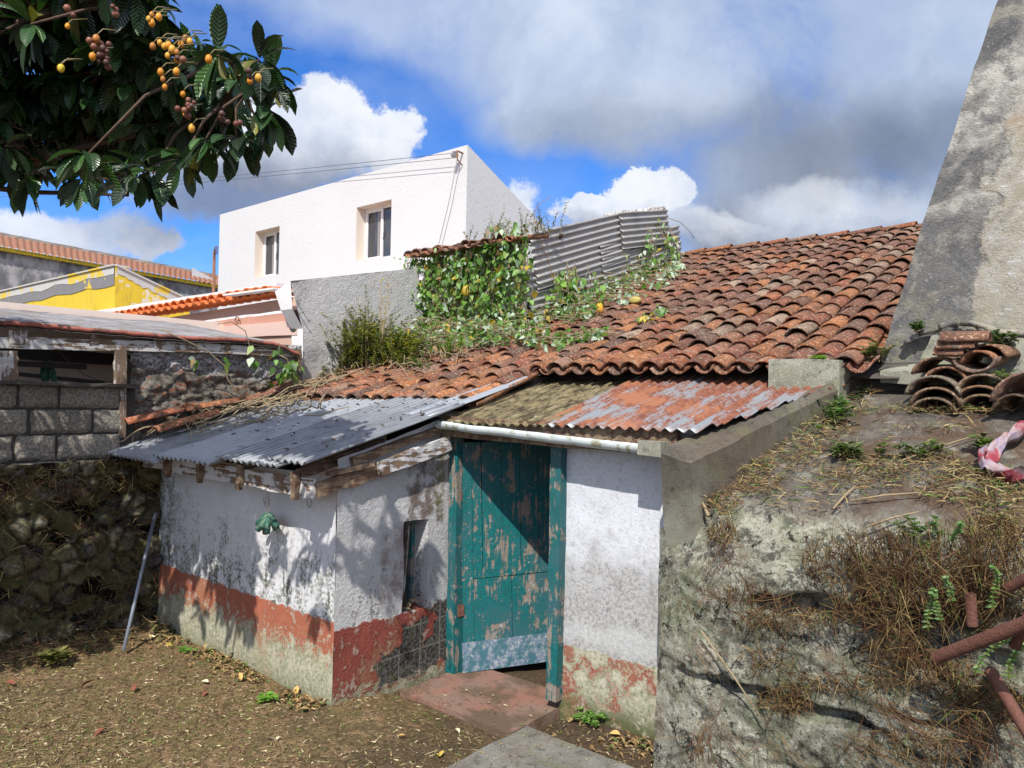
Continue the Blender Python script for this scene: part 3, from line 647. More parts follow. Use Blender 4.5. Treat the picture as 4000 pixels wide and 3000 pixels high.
for nm_, b_ in (('inner_floor', (-.9, 2.1, 1.36, 2.38, -.32, -.28)), ('inner_wall', (-.9, -.85, 1.2, 2.38, -.28, 1.9)), ('inner_wall', (-.9, 2.1, 2.38, 2.42, -.28, 2.30)), ('inner_wall', (-.85, -.02, 1.16, 1.2, -.28, 1.95)), ('inner_wall', (-2.55, -2.51, .02, 1.5, -.1, 1.5))):
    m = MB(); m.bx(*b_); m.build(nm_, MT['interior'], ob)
m = MB()
panel(m, (.04, .58, -.055), X, 1.05, Y, .78, .08, .007, 4); panel(m, (.04, 1.36, -.3), X, 1.05, Z, .245, .08, .007, 4); panel(m, (.04, .58, -.16), X, 1.05, Z, .105, .06, .007, 4); panel(m, (.04, .58, -.16), Y, .55, Z, .105, .06, .007, 4); panel(m, (1.09, .58, -.16), Y, .55, Z, .105, .06, .007, 4)
m.build('doorstep', MT['sill'], ob, True)
# window woodwork in the deep opening
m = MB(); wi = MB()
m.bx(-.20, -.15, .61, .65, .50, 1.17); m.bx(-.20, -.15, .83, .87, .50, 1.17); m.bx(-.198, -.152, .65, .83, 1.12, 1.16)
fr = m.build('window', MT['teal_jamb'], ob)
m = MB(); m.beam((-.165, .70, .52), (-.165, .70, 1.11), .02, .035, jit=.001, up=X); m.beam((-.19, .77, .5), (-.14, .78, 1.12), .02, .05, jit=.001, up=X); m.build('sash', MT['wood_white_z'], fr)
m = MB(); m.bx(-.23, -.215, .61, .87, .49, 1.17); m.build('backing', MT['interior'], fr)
m = MB()
for i in range(26):
    p = Vector((ru(-.17, -.01), ru(.63, .86), .50 + ru(.0, .09))); m.leaf(p, (rg(1), rg(1), rg(.4)), Z, ru(.04, .09), ru(.02, .04), random.choice([(.16, .10, .05), (.24, .19, .10), (.10, .07, .04)]), .4)
tag(m.build('dead_leaves', MT['straw']), 'dry leaves caught on the sill of the narrow window', 'dead leaves', kind='stuff')
# door frame
m = MB(); m.beam((.055, 1.11, -.13), (.065, 1.10, 1.84), .085, .07, up=Y, n=12, jit=.0025); jm = m.build('door_jamb', MT['teal_jamb'], ob)
m = MB(); m.beam((1.070, 1.10, .01), (1.080, 1.09, 1.84), .09, .085, up=Y, n=12, jit=.0025); m.build('door_jamb', MT['teal_jamb'], ob)
m = MB(); m.bx(.0, 1.14, 1.06, 1.15, 1.80, 1.90); m.bx(.0, 1.14, 1.045, 1.06, 1.84, 1.88); m.build('lintel', MT['teal_green'], ob)
# door leaf, ajar inwards
dl = empty('door_leaf', (.115, 1.17, -.06), None, None); dl.parent = ob
tag(dl, 'flaking teal plank door standing ajar')
da = math.atan2(.9, .43) - R(90); dm = Matrix.Rotation(R(56), 3, 'Z')
def dbox(m, x0, x1, y0, y1, z0, z1, jit=.0012): m.bx(x0, x1, y0, y1, z0, z1, jit=jit)
def dbuild(m, name, mat):
    o = m.build(name, mat); o.data.transform(Matrix.Rotation(R(58), 4, 'Z') @ Matrix.Rotation(R(-2.0), 4, 'Y')); o.parent = dl; return o
DW, DH = .88, 1.82
m = MB(); xs = [.0, .175, .345, .50, .66, .79]
for i in range(5): dbox(m, xs[i] + .0025, xs[i + 1] - .0025, 0, .022, .80, DH)
for i, (a, b) in enumerate(((.095, .415), (.42, .755))): dbox(m, a, b, 0, .022, .18, .80)
dbuild(m, 'plank', MT['teal_door'])
m = MB(); dbox(m, .0, .09, -.010, .03, -.01, DH + .0, .002); dbox(m, .755, DW, -.010, .03, -.01, DH); dbox(m, .09, .755, -.008, .03, .735, .80 - .003)
dbuild(m, 'stile', MT['teal_door'])
m = MB(); dbox(m, -.004, DW + .004, -.026, -.011, .0, .235, .002); dbuild(m, 'kick_board', MT['teal_kick'])
m = MB(); dbox(m, -.03, -.001, -.012, .035, -.0, DH); dbuild(m, 'door_edge', MT['teal_green'])
for z in (.45, 1.35):
    m = MB(); m.bx(-.045, .01, -.022, -.013, z, z + .09); m.tube([(-.03, -.024, z - .005), (-.03, -.024, z + .095)], .007); dbuild(m, 'hinge', MT['rust_pipe'])
# left roof: three overlapping sheets
es = Vector((0, 1, KR)).normalized(); en = Vector((0, -KR, 1)).normalized()
def roof_sheet(name, mat, x0, x1, ya, yb, lift, rot=0.0, seed=0, amp=.0135, wl=.076, label=None, zfn=zr, k=KR, par=ob, **kw):
    m = MB(); e = Vector((0, 1, k)).normalized(); n_ = Vector((0, -k, 1)).normalized(); eu = (X + e * rot).normalized(); ev = (e - X * rot).normalized()
    corr(m, (x0, ya, zfn(ya) + lift), eu, ev, n_, x1 - x0, (yb - ya) / ev.y, wl, amp, 18, .007, seed, **kw)
    o = m.build(name, mat, par, True)
    if label: tag(o, label)
    return o
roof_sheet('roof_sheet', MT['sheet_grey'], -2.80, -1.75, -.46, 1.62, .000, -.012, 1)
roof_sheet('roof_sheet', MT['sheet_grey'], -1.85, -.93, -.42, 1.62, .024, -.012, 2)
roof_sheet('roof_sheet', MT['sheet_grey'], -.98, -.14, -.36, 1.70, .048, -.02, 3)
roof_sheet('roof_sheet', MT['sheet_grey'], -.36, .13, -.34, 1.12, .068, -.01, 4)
m = MB(); corr(m, (-.24, .78, zr(.78) + .072), (1, -.03, 0), es, en, .33, 1.75, .20, .010, 12, .012, 9); tag(m.build('flashing', MT['sheet_light'], ob, True), 'pale bent sheet covering the joint of the two roofs')
# right roof over the door
roof_sheet('roof_sheet', MT['sheet_olive'], .02, 1.06, .93, 2.44, -.002, 0, 5, .012, .082, 'mossy olive corrugated sheet', zd, .262)
m = MB(); corr(m, (.99, .93, zd(.93) + .014), X, (0, 1, .262), (0, -.262, 1), 1.72, 1.55, .082, .012, 22, .007, 6)
m.F = [q for q in m.F if m.V[q[0]][0] < 2.20 + max(0, m.V[q[0]][1] - .93) * .44]
tag(m.build('roof_sheet', MT['sheet_rust'], ob, True), 'corrugated zinc sheet streaked with rust')
# gutter
def gutter():
    m = MB(); a = Vector((.03, .925, 1.918)); b = Vector((1.90, .925, 1.832)); n = 20; v = []; k = 9
    for i in range(n + 1):
        c = a + (b - a) * i / n + Vector((0, 0, noise.noise(Vector((i * .35, 1, 0))) * .008)); r = .048 + .004 * noise.noise(Vector((i * .4, 3, 0)))
        for side in (1, .90):
            for j in range(k):
                t = math.pi * (1.0 + j / (k - 1)) ; tt = t - .35
                v.append(c + Vector((0, math.cos(tt) * r * side, math.sin(tt) * r * side)))
    f = []
    for i in range(n):
        o = i * 2 * k
        for j in range(k - 1): f += [(o + j, o + j + 1, o + 2 * k + j + 1, o + 2 * k + j), (o + k + j, o + 3 * k + j, o + 3 * k + j + 1, o + k + j + 1)]
        f += [(o, o + 2 * k, o + 3 * k, o + k), (o + k - 1, o + 2 * k - 1, o + 4 * k - 1, o + 3 * k - 1)]
    m.add(v, f); m.build('gutter', MT['gutter'], ob, True)
    m = MB(); m.bx(1.86, 2.02, .83, .95, 1.79, 1.87, jit=.006); m.build('gutter_block', MT['concrete_light'], ob)
gutter()
# woodwork under the left eave
m = MB(); m.beam((-2.45, -.215, 1.53), (.03, -.21, 1.495), .028, .125, n=24, jit=.004); m.build('fascia', MT['wood_white_x'], ob)
m = MB(); m.beam((-2.72, -.20, 1.60), (-1.9, -.20, 1.585), .05, .05, n=8, jit=.004); m.build('batten', MT['wood_raw'], ob)
for x in (-1.95, -1.42, -.83, -.13):
    m = MB(); m.beam((x, -.25, 1.415), (x + .005, -.25, 1.60), .055, .04, up=Y, n=3, jit=.004); m.beam((x, -.22, 1.585), (x, .5, 1.585 + .18), .05, .07, jit=.003); m.build('rafter_end', MT['wood_raw'], ob)
m = MB(); m.beam((.035, -.20, 1.49), (.04, .40, 1.60), .035, .10, n=6, jit=.004); m.beam((.05, -.12, 1.585), (.06, .25, 1.64), .05, .03, n=4, jit=.004); m.build('barge_board', MT['wood_raw'], ob)
m = MB(); m.beam((.075, .30, 1.595), (.085, 1.0, 1.765), .025, .115, n=8, jit=.005); tag(m.build('barge_board', MT['wood_white_y'], ob), 'white peeling board nailed below the sheet edge')
m = MB(); m.beam((.02, .1, 1.66), (.02, 1.1, 1.90), .05, .06, n=6, jit=.004); m.beam((-.03, .2, 1.62), (-.03, 1.05, 1.84), .03, .10, n=6, jit=.004); m.build('rafter', MT['wood_raw'], ob)
m = MB(); m.beam((.0, 1.0, 1.89), (2.05, 1.0, 1.86), .05, .16, n=10, jit=.003); m.build('batten', MT['wood_raw'], ob)  # filler board, made deep to block sun leaking between sheet and gutter
# hooks in the walls
for (px, py) in ((2425, 2270), (2490, 2420), (2375, 2355)):
    p = on_y(px / 1.808, py / 1.808, 1.10); m = MB(); m.tube([p + Vector((-.008, 0, .008)), p + Vector((-.006, -.02, -.006)), p + Vector((.004, -.022, -.008)), p + Vector((.008, 0, .006))], .0022, 5); m.build('staple', MT['wire'], ob)

# ------------------------------------------------------------------ tiled main house
th = empty('tiled_house', (0, 2.4, 2.0), 'old house with a long sagging roof of lichened clay tiles behind the outbuilding', 'house')
K = .373
def rz(y): return 2.38 + K * (y - 2.15)
def cut_lo(x, y): return (x > .02 and y < 2.10) or (x < -1.18 and y > 3.42) or (x > 2.75 + (0 if y < 2.4 else .35) and y < 99)
ORG = [(.36, .15, .06), (.33, .125, .055), (.30, .14, .075), (.26, .11, .06)]
def dk(p, c):
    if p.y < 1.9 and -1.6 < p.x < .1 and rnd() < .4: return random.choice(ORG)
    if p.y < 2.8 and .3 < p.x < 1.9 and rnd() < .25: return random.choice(ORG)
    if p.y > 3.2 and rnd() < .35: return (.17, .085, .065)
    if p.y > 2.8 and p.x > .3 and rnd() < .2: return (.27, .20, .16)
    return c
m = MB(); random.seed(11)
tile_roof(m, -2.68, .1, 1.36, rz(1.36) - .075, K, 3.46, .186, .31, cut_lo, dark=dk)
tile_roof(m, .1, 3.1, 2.12, rz(2.12) - .055, K, 7.62, .186, .31, lambda x, y: x > 2.82, dark=dk)
tile_roof(m, -1.15, -.05, 3.40, rz(3.40) - .06, K, 7.62, .186, .31, None, dark=dk)
rf = m.build('roof', MT['tile'], th, True)
m = MB(); m.add([(-2.7, 1.45, rz(1.45) - .12), (.08, 1.45, rz(1.45) - .12), (.08, 3.5, rz(3.5) - .12), (-2.7, 3.5, rz(3.5) - .12), (-1.2, 3.5, rz(3.5) - .12), (-1.2, 7.6, rz(7.6) - .12), (3.0, 7.6, rz(7.6) - .12), (3.0, 2.25, rz(2.25) - .12), (.08, 2.25, rz(2.25) - .12)],
      [(0, 1, 8, 2, 3), (4, 2, 8, 7, 6, 5)][:1] + [(4, 2, 8, 7, 6, 5)]); m.build('roof_bed', MT['interior'], th)
m = MB()
x = -1.35; i = 0
while x < 3.0:
    L = .42; c = random.choice(TILECOL); z = rz(7.6) - .005 + rg(.006)
    tile(m, Vector((x + L * 1.05, 7.6, z + .012)), Y, -X, Z, L * 1.12, .105, .085, True, c, 8, .016, .02); x += L; i += 1
m.build('ridge', MT['tile'], rf, True)
m = MB(); m.bx(-1.3, 3.05, 7.56, 7.64, 4.2, rz(7.6) + .04); m.build('ridge_mortar', MT['concrete_light'], rf)
m = MB(); m.bx(-.0, 3.1, 2.42, 2.60, 1.9, 2.36); m.bx(-.05, .05, 2.10, 2.42, 2.06, 2.32); m.bx(-1.2, 3.0, 7.65, 7.8, 0, 4.2); m.bx(2.9, 3.0, 2.6, 7.6, 0, 2.4); m.build('wall', MT['interior'], th)
# tile row lying along the left edge of the outbuilding roof
VR = [(on_x(270, 918, -2.68), on_x(412, 885, -2.68)), (on_x(396, 889, -2.66), on_x(530, 868, -2.66)), (on_x(515, 876, -2.66), on_x(628, 836, -2.66)), (on_x(336, 935, -2.5), on_x(470, 895, -2.5))]
for a, b in VR:
    m = MB(); d = (b - a); L = d.length; d.normalize(); r_ = d.cross(Z).normalized(); n_ = r_.cross(d)
    c = random.choice([(.34, .12, .07), (.30, .12, .06), (.22, .10, .07)]); tile(m, a, r_, d, n_, L, .075, .068, True, c, 8, .014, .0); m.build('verge_tile', MT['tile'], ob, True)
random.seed(5)

# ------------------------------------------------------------------ parapet
pw = empty('parapet_wall', (2.1, 1.2, 1.4), 'thick dark pebbled concrete parapet sloping up beside the rusty sheet', 'wall')
def hexa(m, lo, hi, st=.07, amp=.01):
    "lo, hi: 4 corners of bottom and top, anticlockwise"
    def quad(a, b, c, d):
        a, b, c, d = map(Vector, (a, b, c, d)); nu = max(1, int((b - a).length / st)); nv = max(1, int((d - a).length / st)); v = []
        for i in range(nu + 1):
            for j in range(nv + 1):
                s, t = i / nu, j / nv; p = (a * (1 - s) + b * s) * (1 - t) + (d * (1 - s) + c * s) * t; v.append(p + fld(p, amp, 4))
        m.add(v, [(i * (nv + 1) + j, (i + 1) * (nv + 1) + j, (i + 1) * (nv + 1) + j + 1, i * (nv + 1) + j + 1) for i in range(nu) for j in range(nv)])
    quad(*hi)
    for i in range(4): quad(lo[i], lo[(i + 1) % 4], hi[(i + 1) % 4], hi[i])
PA = on_y(1428, 962, .76); PB = on_y(1492, 985, .70); PC = on_y(1808, 828, 2.02); PD = on_y(1662, 862, 2.0)
PMc = [PA + (PD - PA) * .0, PB, PC, PD]
m = MB(); lo = [Vector((p.x, p.y + dy_, z)) for p, z, dy_ in zip(PMc, (.75, .75, 1.75, 1.75), (.13, .17, 0, 0))]
# rounded shoulders along the top
hi_in = [p + d for p, d in zip(PMc, (Vector((.03, .03, 0)), Vector((-.04, .03, -.0)), Vector((-.03, -.0, 0)), Vector((.03, 0, 0))))]
md = [p - Vector((0, 0, .045)) for p in PMc]
hexa(m, lo, md, .07, .008); m.F = m.F; hexa(m, md, hi_in, .07, .008)
m.build('wall', MT['parapet'], pw, True)
ca = on_y(1660, 775, 2.02); cb = on_y(1812, 776, 2.02)
m = MB(); hexa(m, [(ca.x, 2.02, 1.9), (cb.x, 2.02, 1.9), (cb.x, 2.26, 1.9), (ca.x, 2.26, 1.9)], [(ca.x, 2.02, ca.z), (cb.x, 2.02, cb.z), (cb.x, 2.26, cb.z), (ca.x, 2.26, ca.z)], .06, .008)
tag(m.build('end_block', MT['concrete_light'], pw, True), 'light lichened concrete block ending the parapet')
m = MB(); e2 = on_y(1885, 790, 2.5); hexa(m, [(cb.x, 2.26, 1.85), (e2.x, 2.5, 1.85), (e2.x, 2.6, 1.85), (cb.x, 2.36, 1.85)], [(cb.x, 2.26, cb.z - .02), (e2.x, 2.5, e2.z), (e2.x, 2.6, e2.z), (cb.x, 2.36, cb.z - .02)], .06, .006)
m.build('kerb', MT['parapet'], pw, True)

# ------------------------------------------------------------------ stone terrace (old oven platform)
tr = empty('stone_terrace', (2.3, .8, 0), 'tall lichened rubble platform with cement top right of the door', 'stone platform')
def prof(t):            # t: 0 ground .. 1 rim .. 2 back ; returns (y,z) before displacement
    if t < 1: return (.60 + .10 * t, -.15 + 1.55 * t)
    s = t - 1
    return (.70 + 2.0 * s, 1.40 + .92 * s ** .75)
def terrace():
    us = np.arange(2.06, 5.4, .018); V = []; C = []
    ts = list(np.linspace(0, .88, 88)) + list(np.linspace(.89, 1.1, 26)) + list(np.linspace(1.12, 2.0, 34)); nt = len(ts)
    for x in us:
        for t in ts:
            y, z = prof(t)
            if .88 < t < 1.12:      # round the rim
                w = 1 - abs(t - 1) / .12; y += .05 * w; z -= .05 * w
            p = Vector((x, y, z)); front = 1 - max(0, min(1, (t - .92) / .16))
            # stones: bold relief low and to the right, smoother cement left
            q = Vector((x * 2.6, y * 2.6, z * 3.4)) + noise.noise_vector(Vector((x * 2, y, z * 2))) * .5
            dist, _ = noise.voronoi(q); e = dist[1] - dist[0]
            rough = .35 + .65 * max(0, min(1, (noise.noise(Vector((x * 1.2, 5, z * 1.5))) + .25 + (x - 2.6) * .5 - (z - .7) * .35) * 1.6))
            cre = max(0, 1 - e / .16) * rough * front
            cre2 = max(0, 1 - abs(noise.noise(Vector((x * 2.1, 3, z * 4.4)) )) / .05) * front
            d = -cre * .05 - cre2 * .022 + noise.fractal(Vector((x * 3, y * 3, z * 3)), .7, 2.1, 5) * (.018 * front + .010)
            ca = 0
            for (cx, cz, rx, rz_, dp) in ((2.95, 1.02, .30, .13, .16), (3.45, 1.0, .32, .22, .22), (3.75, .62, .25, .28, .2), (2.75, .60, .5, .045, .12), (3.3, .28, .5, .05, .10)):
                qq = ((x - cx) / rx) ** 2 + ((z - cz) / rz_) ** 2 + noise.noise(Vector((x * 7, 1, z * 7))) * .6
                if qq < 1.3: ca = max(ca, dp * min(1, (1.3 - qq)) * front)
            nrm = Vector((0, -1, 0)) if t < .93 else (Vector((0, -.3, 1)) if t > 1.07 else Vector((0, -.7, .7)))
            lf_ = max(0, min(1, (x - 2.0) / .5)); p += nrm.normalized() * ((d * (.30 + .50 * lf_) - ca * .8) + noise.noise(Vector((x * 16, 2, z * 16))) * .006 + noise.noise(Vector((x * 34, 4, z * 34))) * .004)
            p.z += .02 * noise.noise(Vector((x * 1.5, y * 1.5, 0))) * (1 - front)
            if x < 2.36: p.y += .11 * (2.36 - x) / .30
            if x < 2.32 and t > 1: pass
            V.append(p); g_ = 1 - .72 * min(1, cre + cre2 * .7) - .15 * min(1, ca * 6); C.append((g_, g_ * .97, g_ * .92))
    nU = len(us)
    def sub(a, b, name, lab=None):
        m = MB(); v = []; c = []; n = b - a
        for i in range(nU): v += V[i * nt + a:i * nt + b]; c += C[i * nt + a:i * nt + b]
        m.add(v, [(i * n + j, (i + 1) * n + j, (i + 1) * n + j + 1, i * n + j + 1) for i in range(nU - 1) for j in range(n - 1)], c)
        o = m.build(name, MT['terrace'], tr, True)
        if lab: tag(o, lab)
    sub(0, 103, 'rubble_face', 'rough stone and mortar face with crevices'); sub(102, nt, 'cement_top', 'worn sloping cement top')
    m = MB(); panel(m, (2.07, 1.2, -.15), -Y, .46, Z, 1.52, .05, .012, 4); m.build('end_face', MT['terrace'], tr, True)
random.seed(3); terrace()
def tz(x, y):
    s = max(0, (y - .70) / 2.0); return 1.40 + .92 * s ** .75 + .012
# ------------------------------------------------------------------ chimney
ch = empty('chimney', (3.9, 2.6, 2.3), 'huge tapering blackened chimney with patched render rising out of frame', 'chimney')
def chimney():
    pl = [on_y(a, b, 2.55) for a, b in ((1905, 785), (1912, 740), (1925, 690), (1958, 590), (1990, 480), (2025, 375), (2060, 270), (2105, 135), (2150, 0), (2200, -150))]
    def hull(zs):
        r = []
        for z in zs:
            for i in range(len(pl) - 1):
                if pl[i].z <= z <= pl[i + 1].z or i == len(pl) - 2:
                    a, b = pl[i], pl[i + 1]; s = (z - a.z) / (b.z - a.z); r.append(a.x + (b.x - a.x) * s); break
        return r
    zs = list(np.linspace(pl[0].z, 6.2, 75)); xl = hull(zs); m = MB(); v = []; us = list(np.linspace(0, 1, 50)); c = []
    XC = 4.55
    for z, xx in zip(zs, xl):
        y0 = 2.55 + (z - 2.3) * .03; und = max(0, 1 - (z - pl[0].z) / .55)
        for u in us:
            x = xx + (2 * XC - 2 * xx) * u * 1.0; p = Vector((x, y0, z)); d = fld(p, .012, 3) + Vector((0, noise.fractal(p * 2, .9, 2, 4) * .015, 0))
            v.append(p + d)
    n = 50; f = [(j * n + i, j * n + i + 1, (j + 1) * n + i + 1, (j + 1) * n + i) for j in range(len(zs) - 1) for i in range(n - 1)]
    # left flank
    o = len(v); k = 10
    for z, xx in zip(zs, xl):
        y0 = 2.55 + (z - 2.3) * .03
        for j in range(k): p = Vector((xx, y0 + j * .13 * (1 - .0 * z), z)); v.append(p + fld(p, .012, 3) + Vector((0, (1 - j / (k - 1)) * noise.fractal(p * 2, .9, 2, 4) * .015, 0)))
    f += [(o + j * k + i, o + (j + 1) * k + i, o + (j + 1) * k + i + 1, o + j * k + i + 1) for j in range(len(zs) - 1) for i in range(k - 1)]
    m.add(v, f); m.build('stack', MT['chimney'], ch, True)
    # stones and ledge exposed where the render broke away at the foot
    m = MB(); a = on_y(1905, 768, 2.42); b = on_y(2060, 808, 2.42)
    hexa(m, [(a.x + .02, 2.30, 2.27), (a.x + .62, 2.24, 2.24), (a.x + .7, 2.6, 2.24), (a.x, 2.6, 2.27)], [(a.x + .02, 2.30, 2.345), (a.x + .62, 2.24, 2.36), (a.x + .7, 2.6, 2.44), (a.x, 2.6, 2.41)], .05, .012)
    m.build('ledge', MT['concrete_light'], ch, True)
    m = MB(); hexa(m, [(a.x + .05, 2.44, 2.05), (a.x + 3, 2.44, 2.05), (a.x + 3, 2.6, 2.05), (a.x + .05, 2.6, 2.05)], [(a.x + .3, 2.50, 2.62), (a.x + 3, 2.46, 2.62), (a.x + 3, 2.6, 2.62), (a.x + .3, 2.6, 2.62)], .05, .02)
    m.build('foot', MT['concrete_light'], ch, True)
    m = MB()
    pts = [(1955, 742), (1985, 722), (2030, 705), (2075, 697), (2110, 700), (2150, 716), (2200, 720), (2230, 722)]
    for i in range(len(pts) - 1):
        p = on_y(*pts[i], 2.50); q = on_y(*pts[i + 1], 2.50); m.beam(p, q, .05, .035, n=3, jit=.006)
    m.build('render_lip', MT['chimney'], ch, True)
chimney()

# ------------------------------------------------------------------ boundary rubble wall (left)
def rubble(name, mat, p0, eu, lu, lv, en, sc, dep, cols, lab, cat, top=None, st=.018, lean=0.0):
    p0 = Vector(p0); eu = Vector(eu); en = Vector(en); nu = int(lu / st); nv = int(lv / st); v = []; c = []
    for i in range(nu + 1):
        for j in range(nv + 1):
            a = lu * i / nu; b = lv * j / nv; p = p0 + eu * a + Z * b
            q = Vector((a * sc, 0, b * sc * 1.1)) + noise.noise_vector(Vector((a * 3, 2, b * 3))) * .35
            dist, pts = noise.voronoi(q); e = dist[1] - dist[0]; h = min(1, e / .24) ** .6
            cell = Vector((round(pts[0].x, 2), round(pts[0].y, 2), round(pts[0].z, 2))); r = noise.random_unit_vector if False else None
            hs = noise.cell(cell * 7.3); k = .6 + .8 * hs
            d = dep * (h - 1) + (hs - .5) * dep * .7 * h + noise.fractal(p * 9, .8, 2, 5) * .030 + lean * b
            base = cols[int(hs * 997) % len(cols)]; w = .25 + .75 * h
            v.append(p + en * d); c.append(tuple(q_ * k * w for q_ in base))
    n = nv + 1; m = MB(); m.add(v, [(i * n + j, (i + 1) * n + j, (i + 1) * n + j + 1, i * n + j + 1) for i in range(nu) for j in range(nv)], c)
    return m.build(name, mat, None, True)
BC = [(.06, .055, .046), (.048, .041, .034), (.078, .074, .056), (.045, .041, .04), (.12, .108, .075), (.058, .04, .03)]
o = rubble('rubble_wall', MT['basalt'], (-2.56, .02, -.1), (0, -1, 0), 3.2, 1.62, (1, 0, 0), 6.8, .085, BC, None, None, lean=-.0)
tag(o, 'dark mossy dry-stone wall in tree shade under the concrete blocks', 'stone wall'); recenter(o, (-2.6, -1.5, 0))
m = MB(); m.bx(-3.2, -2.72, -3.2, 0, -.1, 1.5); m.bx(-3.2, -2.95, -3.2, 0, 1.45, 1.5); q = m.build('core', MT['mortar'], None); q.parent = o; q.matrix_parent_inverse = Matrix.Translation(o.location).inverted()
# ------------------------------------------------------------------ lean-to with block wall and sagging roof (left)
lt = empty('lean_to', (-2.9, 0, 1.5), 'ramshackle lean-to of concrete blocks and peeling white beams under a sagging roof', 'lean-to')
def blocks():
    m = MB(); rows = [2.175, 1.965, 1.75, 1.53, 1.33]
    J = [[0, 118, 118 + 20, 375, 400, 810], [-90, 195, 200, 608, 622, 810], [-250, 100, 125, 372, 398, 810], [-60, 55, 62, 480, 486, 810]]
    seams = [[-1.9, -1.48, -1.06, -.64, -.28], [-1.75, -1.3, -.86, -.44, -.22], [-1.95, -1.52, -1.10, -.70, -.22], [-1.7, -1.25, -.8, -.5, -.22]]
    pxs = [[-250, 73, 233, 500], [-120, 118, 371, 500], [-300, 60, 235, 500], [-200, 35, 260, 500]]
    for r in range(4):
        z1, z0 = rows[r], rows[r + 1]; prev = None
        ys = [on_x(px_ / 2212 * 1333 / 1.808, 900, -2.68).y for px_ in {0: (-420, 125, 390, 806), 1: (-300, 196, 615, 806), 2: (-500, 105, 380, 806), 3: (-350, 60, 500, 806)}[r]]
        for a, b in zip(ys[:-1], ys[1:]):
            g_ = ru(.8, 1.15); gap = .007; nu, nv = 14, 8; v = []; f = []
            A, B = a + gap, b - gap; zz0, zz1 = z0 + .005, z1 - .004
            for i in range(nu + 1):
                for j in range(nv + 1):
                    s, t = i / nu, j / nv; ed = min(min(s, 1 - s) * (B - A), min(t, 1 - t) * (zz1 - zz0)); e = max(0, 1 - ed / .012)
                    p = Vector((-2.69 - .03 * e * e, A + (B - A) * s, zz0 + (zz1 - zz0) * t)); p += Vector((noise.fractal(p * 14, .9, 2, 4) * .010, noise.noise(p * 9) * .006 * (1 if 0 < s < 1 else 2), noise.noise(p * 11) * .006)); v.append(p)
            f = [(i * (nv + 1) + j, (i + 1) * (nv + 1) + j, (i + 1) * (nv + 1) + j + 1, i * (nv + 1) + j + 1) for i in range(nu) for j in range(nv)]
            m.add(v, f, (g_, g_ * .97, g_ * .94))
    o = m.build('block_wall', MT['block'], lt, True); tag(o, 'rough grey concrete blocks')
    m = MB(); m.bx(-2.9, -2.715, -2.4, -.20, 1.35, 2.165); m.build('mortar', MT['mortar'], o)
    m = MB(); m.beam((-2.70, -2.3, 2.185), (-2.70, -.2, 2.165), .16, .03, n=16, jit=.004); m.build('window_sill', MT['black_sheet'], lt)
blocks()
BX = -2.72
m = MB(); a = on_x(-60, 735, BX); b = on_x(450, 760, BX); c_ = on_x(645, 762, BX)
m.beam(on_x(-80, 738, BX), on_x(452, 751, BX), .05, .095, n=26, jit=.003, up=Z); m.beam(on_x(440, 752, BX), on_x(632, 762, BX), .045, .09, n=10, jit=.003); m.build('beam', MT['wood_white_y'], lt)
for (x0, y0, x1, y1, wd, mt) in ((14, 830, 12, 758, .15, 'wood_white_z'), (262, 945, 264, 752, .05, 'wood_white_z'), (253, 835, 253, 756, .04, 'wood_white_z'), (644, 800, 644, 755, .05, 'wood_raw')):
    m = MB(); m.beam(on_x(x0, y0, BX + .01), on_x(x1, y1, BX + .01), wd, .06, up=X, n=8, jit=.003); m.build('post', MT[mt], lt)
for (px, w_) in ((38, .14), (200, .06), (338, .07), (490, .06)):
    m = MB(); m.beam(on_x(px, 742 + px * .028, BX + .0), on_x(px, 712 + px * .05, BX + .0), w_, .06, up=X, n=4, jit=.004); m.build('strut', MT['wood_white_z'], lt)
# sagging roof, rising away behind
def leanroof():
    e = [(-60, 686), (0, 692), (80, 697), (160, 706), (240, 712), (330, 720), (430, 728), (520, 730), (600, 740), (646, 762)]
    P = [on_x(a, b, -2.66) for a, b in e]; n = 40; row = []
    for i in range(n + 1):
        s = i / n * (len(P) - 1); k = min(int(s), len(P) - 2); t = s - k; row.append(P[k] * (1 - t) + P[k + 1] * t)
    def sheet(off, dz, d0, d1, kk, mat, name, th_=.012, lab=None, sl=slice(0, 41)):
        v = []; r = row[sl]
        for side in (0, th_):
            for q in range(9):
                s = q / 8
                for i, p in enumerate(r): v.append(Vector((p.x - d0 - (d1 - d0) * s, p.y, p.z + dz + kk * (d0 + (d1 - d0) * s) - side + .004 * math.sin(i * 2.4))))
        N = len(r); F = []
        for q in range(8):
            for i in range(N - 1): a = q * N + i; F += [(a, a + 1, a + N + 1, a + N), (9 * N + a, 9 * N + a + N, 9 * N + a + N + 1, 9 * N + a + 1)]
        for i in range(N - 1): F += [(i, 9 * N + i, 9 * N + i + 1, i + 1), (8 * N + i, 8 * N + i + 1, 17 * N + i + 1, 17 * N + i)]
        m = MB(); m.add(v, F); o = m.build(name, mat, lt, True)
        if lab: tag(o, lab)
    sheet(0, 0, 0, .10, .10, MT['fibro_red'], 'roof_edge', .035, 'faded red edge of the sagging roof')
    sheet(0, .004, .03, 1.85, .145, MT['fibro_grey'], 'roof_sheet', .03)
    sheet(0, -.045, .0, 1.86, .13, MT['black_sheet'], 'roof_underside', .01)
    m = MB(); a = on_x(432, 712, -2.60); b = on_x(655, 742, -2.62); m.beam(on_x(433, 715, -2.6), on_x(650, 734, -2.6), .2, .012, n=8, jit=.002) if False else None
leanroof()
m = MB(); m.bx(-4.62, -4.55, -4.6, 1.7, 1.3, 3.0); m.build('back_wall', MT['beige_in'], lt)
